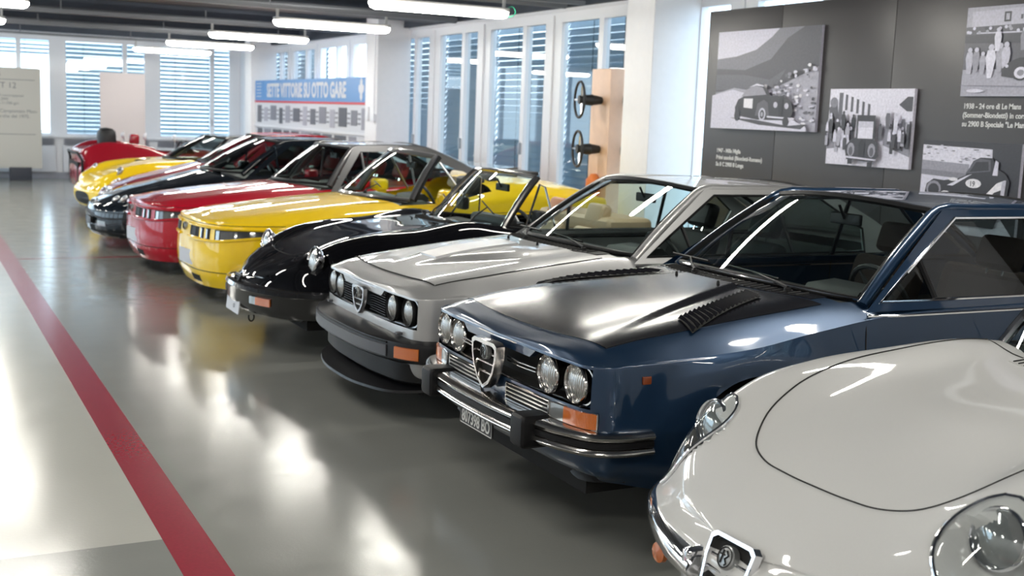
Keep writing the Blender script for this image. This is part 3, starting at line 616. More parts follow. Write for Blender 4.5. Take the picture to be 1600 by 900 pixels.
# windows: frame + pane parts; blinds hang outside
wn = [0]
def window(axis, a0, a1, z0, z1, thin, c, blind=True, tilt=55, zlow=None, zhigh=None, pitch=.085):
    """axis 'R' (wall at x=c, running in y) or 'F' (wall at y=c, running in x)"""
    wn[0] += 1
    P = (lambda a, d0, d1, a1_, zz0, zz1: (c+d0, c+d1, a, a1_, zz0, zz1)) if axis in 'RL' else (lambda a, d0, d1, a1_, zz0, zz1: (a, a1_, c+d0, c+d1, zz0, zz1))
    mb = MB(); f = .055
    mb.box(*P(a0, 0, .08, a0+f, z0, z1)); mb.box(*P(a1-f, 0, .08, a1, z0, z1)); mb.box(*P(a0+f, 0, .08, a1-f, z0, z0+f)); mb.box(*P(a0+f, 0, .08, a1-f, z1-f, z1))
    mb.box(*P(thin-.05, -.01, .08, thin+.05, z0+f, z1-f)); wo = struct(mb.out('window_%d' % wn[0], M['frame'], smooth=False))
    for (p, q) in ((a0+f, thin-.05), (thin+.05, a1-f)):
        mb = MB(); 
        if axis in 'RL': mb.add([(c+.04,p,z0+f),(c+.04,q,z0+f),(c+.04,q,z1-f),(c+.04,p,z1-f)], [(0,1,2,3)])
        else: mb.add([(p,c+.04,z0+f),(q,c+.04,z0+f),(q,c+.04,z1-f),(p,c+.04,z1-f)], [(0,1,2,3)])
        mb.out('pane', M['pane'], wo, smooth=False)
    mb = MB(); h = thin-.05 if thin-.05 > a0 else a0
    mb.box(*P(thin-.02, -.05, -.01, thin+.0, 1.25, 1.4)); mb.out('window_handle', M['satin'], wo, smooth=False)
    if blind:
        zl = zlow if zlow is not None else z0; zh = zhigh or z1; mb = MB(); z = zl; t = math.radians(tilt); w2 = .0475
        while z < zh:
            d0, d1 = .22-w2*math.cos(t), .22+w2*math.cos(t); u = w2*math.sin(t); e = .003
            b0, b1 = a0-.145, a1+.145
            if axis == 'R': V = [(c+d0,b0,z-u),(c+d0,b1,z-u),(c+d1,b1,z+u),(c+d1,b0,z+u)]
            else: V = [(b0,c+d0,z-u),(b1,c+d0,z-u),(b1,c+d1,z+u),(b0,c+d1,z+u)]
            mb.add(V+[(x, y, zz+e) for x, y, zz in V], [(0,1,2,3),(7,6,5,4),(0,4,5,1),(2,6,7,3)]); z += pitch
        o = mb.out('blind_slats', M['slat2' if axis == 'F' else 'slat'], wo, smooth=False); o['kind'] = 'stuff'
        mb = MB(); 
        for a in (lerp(a0, a1, .25), lerp(a0, a1, .7)):
            mb.box(*P(a, .20, .205, a+.006, zl, zh))
        mb.out('blind_cord', M['rubber'], wo, smooth=False)
# right wall: modules between wide mullions
mull = [-5.6,-3.8,-2.0,-.1,1.75,3.6,5.45,7.3,9.15,11.0,12.83,14.78,16.47,18.35,20.25,22.1,23.9,25.7,27.5]
for k in range(len(mull)-1):
    a0, a1 = mull[k]+.15, mull[k+1]-.15; near = a0 < 11; thin = a0+(a1-a0)*.36 
    clear = k in (7, 8, 13, 14)
    window('R', a0, a1, .25, 2.92, thin, XW, not clear, tilt=64 if k % 2 else 59, zlow=.3)
mb = MB(); mb.box(XW, XW+.12, YN, YF, 2.92, 3.02); mb.box(XW-.04, XW, YN, YF, 2.985, 3.02); mb.box(XW, XW+.12, YN, YF, 0, .25)
for m_ in mull: mb.box(XW, XW+.12, m_-.15, m_+.15, .25, 2.92); mb.box(XW-.02, XW, m_-.02, m_+.02, .25, 2.95)
mb.box(XW, XW+.12, YN, mull[0]-.15, .25, 2.92); mb.box(XW, XW+.12, mull[-1]+.15, YF, .25, 2.92)
struct(mb.out('wall_right', M['frame'], smooth=False))
for k in range(9): window('L', 10.12+k*2, 11.88+k*2, .4, 3.0, 10.8+k*2, XL-.1, False)  # left-wall windows out of view, added to brighten the far end and car noses
# far wall
fmul = [-6.2,-4.1,-2.05,0.,1.0-.02,3.04,5.06,6.98]
fm2 = [-6.9,-4.95,-3.0,-.98,1.03,3.04,5.06,6.98]
for k in range(len(fm2)-1):
    a0, a1 = fm2[k]+.12, fm2[k+1]-.12
    if k == 4: window('F', a0, a1, .93, 3.05, a0+(a1-a0)*.62, YF, True, 40, zlow=2.72, zhigh=3.05)
    elif k in (5, 6): window('F', a0, a1, .93, 3.05, a0+(a1-a0)*.73, YF, True, 60 if k == 5 else 54, zlow=.95, pitch=.095)
    else: window('F', a0, a1, .93, 3.05, a0+(a1-a0)*.62, YF, k in (0,), 40)
mb = MB(); mb.box(XL, XW, YF, YF+.15, 0, .93); mb.box(XL, XW, YF, YF+.15, 3.05, ZC)
for m_ in fm2: mb.box(m_-.12, m_+.12, YF, YF+.15, .93, 3.05)
struct(mb.out('wall_far', M['frame'], smooth=False))
mb = MB(); mb.box(XL, XW, YF-.03, YF, 0, .13); struct(mb.out('baseboard_far', M['base'], smooth=False))
mb = MB(); mb.box(XL, XW, YF-.12, YF, .90, .94); struct(mb.out('trim_13', M['frame'], smooth=False))
for k in range(len(fm2)-1):
    a0, a1 = fm2[k]+.08, fm2[k+1]-.08
    r_ = root('radiator', ((a0+a1)/2, YF, .14), 'white radiator panel under the %s window of the far wall' % ('first','second','third','fourth','bright fifth','sixth','last')[k], 'radiator', 'radiators under the far windows')
    h = (a1-a0)/2; mb = MB(); mb.box(-h, h, -.10, -.02, 0, .58, bev=.01); mb.out('radiator_body', M['radiator'], r_)
    mb = MB(); 
    for j in range(8): mb.box(-h+.02, h-.02, -.09, -.03, .60+j*.017, .607+j*.017)
    mb.out('air_grille', M['base'], r_, smooth=False)
# outside
og = pm('outside_paving', (.35,.36,.36), .8, var=.1, bscale=.5); mb = MB(); mb.box(XW+.3, 60, -30, 80, -.3, -.2); mb.box(-40, XW+.3, YF+.3, 80, -.3, -.2); struct(mb.out('trim_14', og, smooth=False))
# pillars
for k, (y0, y1) in enumerate([(-5.4,-4.9),(2.2,2.7),(9.82,10.32),(17.4,17.92),(24.9,25.4)]):
    mb = MB(); mb.box(6.5, XW, y0, y1, 0, ZC, bev=.012); struct(mb.out('trim_%d' % (k+15), M['wall'], ang=30))
# small fittings on the pillars
sb = root('switch_box', (6.5, 17.42, 1.62), 'small grey switch box with its cable conduit on the second white pillar', 'switch')
mb = MB(); mb.box(-.045, 0, -.01, .13, -.05, .07, bev=.008); mb.out('box', M['frame'], sb); mb = MB(); mb.tube([(-.012, .06, .07), (-.012, .06, 1.4)], .010); mb.out('conduit', M['frame'], sb)
tag((lambda mb: (mb.box(6.465, 6.5, 17.70, 17.78, 1.58, 1.80, bev=.008), mb.out('call_handset', M['frame']))[1])(MB()), 'small white wall handset beside the switch box on the second pillar', 'handset')
# fluorescent fittings
rows = [-2.6, .85, 4.3, 7.7, 11.1, 14.45, 17.9, 21.1, 24.4]; cols = [-5.9, -.2-.02, 4.05]
ord_ = ['nearest','second','third','fourth','fifth','sixth','seventh','eighth','farthest']
cname = {0: 'left', 1: 'middle', 2: 'right'}
for ci, x0 in enumerate(cols):
    for ri, y in enumerate(rows):
        r_ = root('fluorescent_lamp', (x0, y, 2.75), 'long lit fluorescent fitting under the dark ceiling, %s row of the %s column' % (ord_[ri], cname[ci]), 'ceiling light', 'fluorescent fittings')
        mb = MB(); L = 1.50
        mb.box(.0, L, -.05, .05, .03, .075, bev=.01); mb.box(.03, .06, -.01, .01, .07, .17); mb.box(L-.06, L-.03, -.01, .01, .07, .17); mb.out('housing', M['housing'], r_)
        mb = MB(); prof = [(-.058, .03), (-.052, -.005), (-.03, -.03), (0, -.038), (.03, -.03), (.052, -.005), (.058, .03)]
        V = []; n = len(prof)
        for xx, s_ in ((0, .4), (.02, .8), (.06, 1), (L-.06, 1), (L-.02, .8), (L, .4)): V += [(xx, a*s_, (b_-.03)*s_+.03) for a, b_ in prof]
        mb.add(V, [(i*n+j, i*n+j+1, (i+1)*n+j+1, (i+1)*n+j) for i in range(5) for j in range(n-1)] + [tuple(range(n)), tuple(5*n+j for j in range(n))[::-1]])
        mb.out('diffuser', M['tube'], r_)
        if ci == 2 and ri == 4:
            mb = MB(); mb.tube(smooth_path([(L-.02,.0,.07),(L+.06,0,.09),(L+.09,0,.03),(L+.03,0,-.01),(L-.04,0,.0)], 4), .004, 5); mb.out('green_cable', pm('green_cable', (.02,.45,.25), .5), r_)
for ri, y in enumerate(rows):
    r_ = root('ceiling_rail', (0, y, 2.92), 'galvanised rail carrying the %s row of fluorescent fittings' % ord_[ri], 'rail', 'lighting rails')
    mb = MB(); mb.box(XL+.02, 6.45, -.03, .03, 0, .045); mb.out('rail', M['pipe'], r_, smooth=False)
    mb = MB(); 
    for x in (-6, -4, -2, 0, 2, 4, 6): mb.box(x-.008, x+.008, -.008, .008, .045, .18 if abs(((y+1.2)%3.5)) > .35 else .18)
    mb.out('hanger', M['pipe'], r_, smooth=False)
for k, (y, r) in enumerate([(12.3,.05),(15.4,.06),(16.0,.03),(19.1,.05),(22.3,.06),(8.9,.05)]):
    mb = MB(); mb.tube([(XL+.02, y, 3.04), (6.9, y, 3.04)], r, 10); tag(mb.out('ceiling_pipe', M['pipe']), '%s grey pipe running across under the dark ceiling' % ['thick fifth','sixth','thin','seventh','farthest','nearest'][k], 'pipe', 'ceiling pipes')
# ------------------------------------------------------------------ grey exhibition panel with prints
PX_ = 6.70
pr = root('exhibition_panel', (PX_, 5.6, 0), 'large dark grey exhibition panel standing in front of the windows at right', 'display panel')
for k, (y0, y1) in enumerate([(-1.4, -.08), (-.08, 1.24+.0), (1.24, 2.36+.2), (2.56, 3.6)]):
    mb = MB(); mb.box(0, .04, y0+.002, y1-.002, .25, 2.76, bev=.004); mb.out('board', M['panel'], pr)
mb = MB(); mb.box(0, .04, -4.2, -1.404, .25, 2.76, bev=.004); mb.out('board', M['panel'], pr)
for y in (-3, -1.4, 1.2, 3.4): mb = MB(); mb.box(.04, .10, y-.03, y+.03, 0, 2.7); mb.box(-.15, .3, y-.03, y+.03, 0, .03); mb.out('stand_post', M['satin'], pr, smooth=False)
def photo(y_left, y_right, z0, z1, label, shapes, bg=.75, seed=1):
    """framed-less print on a board; coordinates u to the right, v up, both 0..1"""
    r_ = root('photo_print', (PX_-.03, y_left, z0), label, 'photograph', 'prints on the grey panel'); W = y_left-y_right; H = z1-z0
    mb = MB(); mb.box(0, .028, -W, 0, 0, H, bev=.002); mb.out('print_board', gmat(bg), r_, ang=20)
    mb = MB(); mats = []; 
    for k, (g, poly) in enumerate(shapes):
        m = gmat(g)
        if m not in mats: mats.append(m)
        mb.cm = mats.index(m); poly = [(min(max(a, 0), 1), min(max(b_, 0), 1)) for a, b_ in poly]
        d = -.0004-.00022*k; n = len(poly)
        mb.add([(d, -a*W, b_*H) for a, b_ in poly], [tuple(range(n))])
    me_ = mb
    bmx = bpy.data.meshes.new('printed_image'); bmx.from_pydata(mb.V, [], mb.F)
    for m in mats: bmx.materials.append(m)
    bmx.polygons.foreach_set('material_index', mb.m); o = bpy.data.objects.new('printed_image', bmx); C.objects.link(o); o.parent = r_
    return r_
def blob(cx, cy, rx, ry, n=14, rnd=None, jit=0., rot=0.):
    out = []
    for k in range(n):
        t = 2*math.pi*k/n; j = 1+(rnd.uniform(-jit, jit) if rnd else 0); a, b_ = math.cos(t)*rx*j, math.sin(t)*ry*j
        out.append((cx+a*math.cos(rot)-b_*math.sin(rot), cy+a*math.sin(rot)+b_*math.cos(rot)))
    return out
def person(cx, y0, h, body, head):
    return [(body, [(cx-.018, y0), (cx-.030*h*4, y0+h*.6), (cx-.02*h*4, y0+h*.82), (cx+.02*h*4, y0+h*.82), (cx+.030*h*4, y0+h*.6), (cx+.018, y0)]), (head, blob(cx, y0+h*.9, h*.07, h*.1, 8))]
rd = random.Random(3)
# 1: car number 230 on a mountain road
S = [(.42, [(0,.72),(.2,.74),(.4,.80),(.55,.92),(.62,1),(1,1),(1,0),(0,.0)]), (.25, [(0,.62),(.3,.60),(.55,.70),(.7,.9),(.85,1),(1,1),(1,.5),(.6,.40),(0,.38)]),
     (.33, [(0,.56),(.3,.55),(.55,.5),(.7,.6),(.6,.40),(0,.40)]), (.62, [(.0,.36),(.2,.42),(.45,.38),(.62,.42),(1,.62),(1,0),(0,0)])]
for k in range(150):
    x = rd.uniform(.48, 1); y = rd.uniform(.04, .42+(x-.5)*.5); S.append((rd.choice([.25,.35,.8,.85,.9,.5]), blob(x, y, rd.uniform(.008,.028), rd.uniform(.008,.02), 6, rd, .4)))
S += [(.82, [(0,.34),(.22,.40),(.36,.36),(.55,.25),(.95,.04),(.95,0),(0,0)]), (.2, [(.2,.115),(.45,.10),(.78,.05),(.95,.07),(.9,.02),(.5,.05)]), (.12, [(.26,.14),(.25,.22),(.28,.30),(.33,.33),(.36,.40),(.44,.45),(.54,.43),(.60,.34),(.72,.34),(.80,.28),(.82,.18),(.80,.12),(.74,.10),(.48,.10)]),
      (.55, [(.31,.33),(.36,.40),(.44,.44),(.52,.42),(.56,.35)]), (.85, [(.38,.42),(.46,.46),(.53,.44),(.53,.43),(.45,.44)]), (.88, [(.34,.22),(.34,.31),(.43,.31),(.43,.21)]), (.3, [(.46,.14),(.48,.26),(.54,.30),(.58,.27),(.60,.14)]),
      (.75, blob(.53,.155,.035,.065,12)), (.12, blob(.53,.155,.022,.045,10)), (.6, blob(.53,.155,.012,.025,8)), (.7, blob(.655,.25,.02,.03,10)), (.7, blob(.76,.24,.02,.03,10)), (.06, [(.69,.14),(.685,.30),(.705,.33),(.725,.30),(.72,.14)]), (.85, [(.58,.125),(.58,.14),(.84,.125),(.84,.11)]), (.1, blob(.76,.09,.03,.05,10)), (.08, blob(.28,.14,.03,.06,10))]
p1 = photo(9.00, 7.62, 1.695, 2.56, 'large photo print of an old car on a mountain road, leftmost on the panel', S, .80)
text('race_number', '230', .085, (-.013, -.475, .195), (0,-1,0), (0,0,1), gmat(.12), p1, sx=.75)
# 2: old car in a crowded street
S = [(.35, [(.12,.35),(.12,.95),(.17,.95),(.17,.35)]), (.3, [(.05,.3),(0,.75),(.1,.85),(.14,.5),(.2,.3)])]
for k in range(5): x = .2+k*.07; S.append((.3, [(x, .72-k*.02), (x, .93-k*.03), (x+.03, .92-k*.03), (x+.03, .72-k*.02)]))
S += [(.2, [(.84,.8),(.93,.9),(.99,.9),(.99,.72),(.93,.72)]), (.45, blob(.06,.82,.05,.07,12)), (.5, [(.0,.2),(.3,.25),(.35,.55),(.0,.6)]), (.5, [(.66,.3),(1,.15),(1,.6),(.68,.52)])]
for k in range(70):
    x = rd.uniform(.0, .34) if k % 2 else rd.uniform(.66, .99); y = rd.uniform(.16, .5); S += person(x, y, rd.uniform(.12, .26), rd.choice([.1,.2,.35,.6,.8]), rd.choice([.2,.7,.8]))
S += [(.15, [(.30,.08),(.27,.24),(.34,.34),(.42,.38),(.60,.38),(.66,.3),(.68,.14),(.62,.06)]), (.12, [(.40,.36),(.40,.66),(.62,.66),(.63,.36)]), (.75, [(.42,.38),(.42,.58),(.60,.58),(.60,.38)]), (.85, [(.42,.36),(.44,.5),(.60,.5),(.60,.36)]), (.55, blob(.35,.21,.045,.09,12)), (.55, blob(.60,.21,.045,.09,12)),
      (.3, blob(.35,.19,.025,.06,10)), (.3, blob(.60,.19,.025,.06,10)), (.05, [(.45,.10),(.44,.30),(.48,.35),(.52,.30),(.51,.10)]), (.8, [(.29,.10),(.29,.125),(.66,.10),(.66,.08)]), (.1, [(.32,.02),(.32,.08),(.38,.08),(.38,.02)]), (.1, [(.56,.0),(.56,.06),(.62,.06),(.62,.0)])]
p2 = photo(7.465, 6.56, 1.447, 2.045, 'bright photo print of an old car among street crowds, low on the panel', S, .85)
# 3: pit stop
S = [(.3, [(0,.3),(0,.78),(1,.8),(1,.3)]), (.68, [(.05,.78),(.05,.95),(.62,.97),(.62,.79)]), (.15, [(.33,.82),(.33,.93),(.39,.93),(.39,.82)]), (.65, [(.345,.84),(.345,.91),(.375,.91),(.375,.84)]), (.3, [(.47,.84),(.47,.89),(.49,.89),(.49,.84)]), (.75, [(.1,.70),(.1,.715),(1,.70),(1,.685)]), (.2, [(0,.60),(0,.69),(1,.68),(1,.56)]),
     (.58, [(0,0),(0,.24),(1,.22),(1,0)])]
for k in range(22): S.append((rd.choice([.6,.2,.8]), blob(rd.uniform(.02,.98), rd.uniform(.71,.77), .015, .02, 7)))
for x, y, h, c in [(.06,.25,.30,.7),(.12,.27,.28,.55),(.18,.25,.25,.6),(.25,.20,.38,.85),(.33,.27,.32,.6),(.38,.27,.33,.75),(.30,.5,.26,.85),(.52,.5,.25,.5),(.66,.45,.28,.8),(.75,.45,.25,.6),(.85,.4,.3,.7),(.95,.4,.3,.5)]: S += person(x, y, h, c, .75)
S += [(.12, [(.36,.22),(.36,.30),(.42,.38),(.5,.42),(.62,.42),(.7,.40),(1,.40),(1,.20),(.45,.2)]), (.1, blob(.52,.26,.08,.09,14)), (.85, blob(.52,.255,.055,.065,14)), (.5, blob(.52,.255,.03,.035,10)), (.85, blob(.61,.37,.06,.02,10)), (.8, blob(.40,.33,.015,.02,8)), (.85, blob(.14,.06,.08,.02,12)), (.45, [(0,.12),(0,.125),(1,.10),(1,.09)]), (.4, [(.6,.08),(.75,.15),(1,.22),(1,.2),(.7,.08)])]
photo(6.13, 5.16, 1.99, 2.60, 'photo print of mechanics around a racing car in the pits, upper right of the panel', S, .6)
# 4: coupe with number 19
S = [(.12, [(0,.95),(0,1),(1,1),(1,.0),(.75,.35),(.72,.93)]), (.85, [(0,.78),(0,.95),(.7,.93),(.72,.80),(.5,.76)]), (.55, [(0,.68),(0,.78),(.5,.76),(.5,.66)]), (.45, [(0,.62),(0,.68),(.5,.66),(.45,.6)])]
for k in range(40): S.append((rd.choice([.5,.9,.3,.7]), blob(rd.uniform(0,.7), rd.uniform(.77,.95), .02, .006, 6)))
S += [(.10, [(.06,.40),(.08,.52),(.15,.58),(.26,.57),(.40,.60),(.48,.64),(.55,.80),(.62,.84),(.74,.84),(.78,.74),(.88,.68),(.92,.60),(.90,.40),(.8,.1),(.2,.1)]), (.3, [(.48,.66),(.56,.80),(.62,.83),(.72,.82),(.73,.70)]), (.12, [(.52,.68),(.58,.79),(.7,.8),(.71,.71)]), (.8, [(.75,.66),(.77,.82),(.80,.80),(.80,.66)]),
      (.85, [(.30,.52),(.5,.64),(.55,.66),(.36,.52)]), (.5, blob(.16,.47,.08,.09,12)), (.1, blob(.16,.46,.06,.07,12)), (.88, blob(.29,.36,.085,.10,14)), (.1, blob(.29,.36,.07,.085,14)), (.88, blob(.29,.36,.055,.07,14)), (.88, blob(.57,.56,.08,.05,12)), (.88, [(.58,.30),(.70,.45),(.80,.58),(.88,.62),(.86,.52),(.78,.48),(.70,.30),(.60,.2)]), (.88, blob(.36,.59,.05,.02,10)), (.7, [(.84,.2),(.85,.6),(.89,.62),(.87,.2)])]
p4 = photo(6.43, 5.56, 1.02, 1.673, 'photo print of a dark racing coupe wearing number nineteen, behind the blue car roof', S, .78)
text('race_number', '19', .075, (-.013, -.215, .205), (0,-1,0), (0,0,1), gmat(.08), p4, sx=.8); text('race_number', '19', .055, (-.013, -.462, .345), (0,-1,0), (.0,0,1), gmat(.08), p4, sx=.9)
for (y, z, ls) in [(8.97, 1.475, ['1947 - Mille Miglia','Primi assoluti (Biondetti-Romano)','Su 8 C 2900 B Lunga']), (6.12, 1.905, ['1938 - 24 ore di Le Mans','(Sommer-Biondetti) in corsa','su 2900 B Speciale "Le Mans"'])]:
    for k, s_ in enumerate(ls): text('caption_line', s_, .052, (-.0015, y-5.6, z-k*.062), (0,-1,0), (0,0,1), M['textw'], pr, sx=.93, bold=.0012)
# ------------------------------------------------------------------ blue banner display between the pillars
bx = root('banner_display', (6.62, 21.25, 0), 'long blue and white banner display with white lettering between two white pillars', 'banner')
mb = MB(); mb.box(-.02, .03, -3.32, 3.63, .2, 1.86); mb.out('lower_board', M['bannerw'], bx, smooth=False)
for k, (a, b_) in enumerate([(-3.32,-1.75),(-1.75,.0),(.0,1.75),(1.75,3.0),(3.0,3.63)]):
    mb = MB(); mb.box(-.03, .02, a+.004, b_-.004, 1.86, 2.27, bev=.004); mb.out('blue_header', M['bannerb'], bx, smooth=False)
mb = MB(); mb.box(-.034, .0, -3.32, 3.63, 1.825, 1.862); mb.out('red_stripe', M['bannerr'], bx, smooth=False)
text('banner_lettering', 'SETTE VITTORIE SU OTTO GARE', .36, (-.032, 2.72, 1.945), (0,-1,0), (0,0,1), M['bannerw'], bx, sx=.93, bold=.014)
mb = MB(); mb.prism([(0,.19),(.05,.13),(.05,.08),(.12,.06),(.13,0),(.09,-.05),(.05,-.06),(.06,-.13),(0,-.19),(-.06,-.13),(-.05,-.06),(-.09,-.05),(-.13,0),(-.12,.06),(-.05,.08),(-.05,.13)], (0,1,0), (0,0,1), (-.030, -2.9, 2.07), (-1,0,0), .004)
mb.out('banner_emblem', M['bannerw'], bx, smooth=False)
for k in range(5): mb = MB(); mb.box(-.035, -.03, 3.15, 3.5, 2.20-k*.065, 2.215-k*.065); mb.out('printed_line', M['bannerw'], bx, smooth=False)
y = 3.45
for k in range(13):
    wd = [.30,.26,.42,.22,.3,.42,.24,.3,.40,.26,.42,.30,.2][k]; h0 = 1.42+.03*(k % 3)
    mb = MB(); mb.box(-.026, -.02, y-wd, y, h0, 1.77-.04*(k % 2)); mb.out('small_picture', gmat([.35,.6,.4,.25,.55,.3,.6,.35,.45,.6,.25,.4,.55][k]), bx, smooth=False)
    for j in range(3): mb = MB(); mb.box(-.026, -.02, y-wd-.16, y-wd-.03, 1.5+j*.08, 1.53+j*.08); mb.out('printed_line', gmat(.45), bx, smooth=False)
    y -= wd+.21
mb = MB(); mb.box(-.05, .02, -3.32, 3.63, 1.33, 1.37); mb.out('board_ledge', M['radiator'], bx, smooth=False)
y = 3.45
for k in range(10): wd = .38+.12*(k % 3); mb = MB(); mb.box(-.026, -.02, max(y-wd, -3.3), y, 1.0, 1.30); mb.out('small_picture', gmat([.25,.5,.2,.3][k % 4]), bx, smooth=False); y -= wd+.14
# ------------------------------------------------------------------ boards by the far wall
ib = root('info_board', (2.2, 27.3, 0), 'tall pale grey information board with printed lines, standing on a black foot', 'sign')
mb = MB(); mb.box(-1.4, .42, -.02, .02, .25, 2.36, bev=.004); mb.out('board', M['board'], ib); mb = MB(); mb.box(-.23, .20, -.14, .14, 0, .27, bev=.01); mb.out('foot', M['footb'], ib); mb = MB(); mb.box(-1.3, -.9, -.14, .14, 0, .27, bev=.01); mb.out('foot', M['footb'], ib)
for s_, x, z, sz in [('1975', -.62, 2.17, .13), ('33 TT 12', -.70, 1.93, .17), ('motore        12 cilindri contrapposti', -1.1, 1.75, .08), ('cilindrata               cc 2995', -1.1, 1.67, .08), ('potenza       CV 500 a 11.500 giri', -1.1, 1.59, .08), ('Vince il Campionato Mon-', -.72, 1.42, .10), ('diale Marche del 1975.', -.72, 1.31, .10)]: text('printed_text', s_, sz, (x, -.0215, z), (1,0,0), (0,0,1), M['textd'], ib, ext=.0005)
for z in (2.10, .96): mb = MB(); mb.box(-1.3, .30, -.0225, -.02, z, z+.012); mb.out('printed_rule', M['textd'], ib, smooth=False)
pb = root('blank_board', (4.15, 26.4, 0), 'blank pale pink board standing between the far windows behind the red racer', 'sign')
mb = MB(); mb.box(-.46, .46, -.02, .02, .25, 2.33, bev=.004); mb.out('board', M['pinkboard'], pb); 
for x in (-.3, .3): mb = MB(); mb.box(x-.08, x+.08, -.14, .14, 0, .26, bev=.01); mb.out('foot', M['footb'], pb)
# ------------------------------------------------------------------ plywood post with steering wheels
wp = root('display_post', (6.75, 10.84, 0), 'pale plywood post carrying steering wheels beside the big white pillar', 'display stand')
mb = MB(); mb.box(-.20, .20, -.19, .19, 0, 2.26, bev=.006); mb.out('post', M['wood'], wp)
mb = MB(); mb.lathe([(0,.001),(0,.06),(.1,.085),(.22,.08),(.28,.03),(.28,.0)], (-.24, .0, 1.10-.22), (0,0,1), 16); mb.out('orange_bracket', M['orange'], wp)
for z, lab, lt in ((1.93, 'upper black steering wheel on the left face of the plywood post', 0), (1.42, 'lower black steering wheel on the left face of the plywood post', 1)):
    r_ = root('display_steering_wheel', (6.545, 10.84-.02, z), lab, 'steering wheel', 'steering wheels on the post'); steering_wheel(r_, (-.26, 0, 0), .185, axis=(-1, .25, 0), name='wheel_rim'); 
    mb = MB(); mb.lathe([(0,.03),(.10,.055),(.20,.05),(.26,.04)], (-.26, 0, 0), (1,0,0), 16); mb.out('column_boss', M['blkint'], r_)
for z, lab in ((1.93, 'upper steering wheel on the near face of the post, half behind the pillar'), (1.42, 'lower steering wheel on the near face of the post, half behind the pillar')):
    r_ = root('display_steering_wheel', (6.80, 10.645, z), lab, 'steering wheel', 'steering wheels on the post'); steering_wheel(r_, (0, -.16, 0), .185, axis=(0, -1, 0), name='wheel_rim'); mb = MB(); mb.lathe([(0,.03),(.13,.045)], (0, -.15, 0), (0,1,0), 12); mb.out('column_boss', M['satin'], r_)
rb = root('blue_coupe', (2.34, 4.66, 0), 'dark blue 1970s coupe with a matte black bonnet and chrome bumper', 'car'); coupe(rb, 'blue', False)
rs = root('silver_coupe', (2.43, 6.67, -.045), 'silver 1980s coupe with black plastic bumpers and a bonnet bulge', 'car'); coupe(rs, 'silver', True)
# ------------------------------------------------------------------ open two-seaters
def open_screen(rt, A, Bp, frame='chrome', r=.014, glass='glass', sag=.02, header=True):
    def row(R, s): return Vector((R[0]-R[3]*(1-s*s), R[1]*s, R[2]+R[4]*(1-s*s)))
    mb = MB()
    def f(a, b): p = row(A, -1+2*b).lerp(row(Bp, -1+2*b), a); p.z += sag*4*a*(1-a); return p
    mb.grid(f, 6, 16); ws = mb.out('windshield', M[glass], rt, ang=60)
    for b in (0, 1): mb = MB(); mb.tube([f(t, b) for t in np.linspace(0, 1, 8)], [r*1.5]*7+[r*1.2], 8); mb.out('screen_pillar', M[frame], rt); mb = MB(); mb.tube([f(t, b)+Vector((.022, (.008 if b else -.008), -.004)) for t in np.linspace(0, 1, 8)], r*1.25, 6); mb.out('screen_seal', M['rubber'], rt)
    if header: mb = MB(); mb.tube([f(1, t) for t in np.linspace(0, 1, 15)], r*1.15, 8); mb.out('screen_header', M[frame], rt)
    mb = MB(); mb.tube([f(0, t)+Vector((-.01,0,0)) for t in np.linspace(0, 1, 15)], r*.9, 8); mb.out('screen_base_trim', M[frame], rt)
    return f
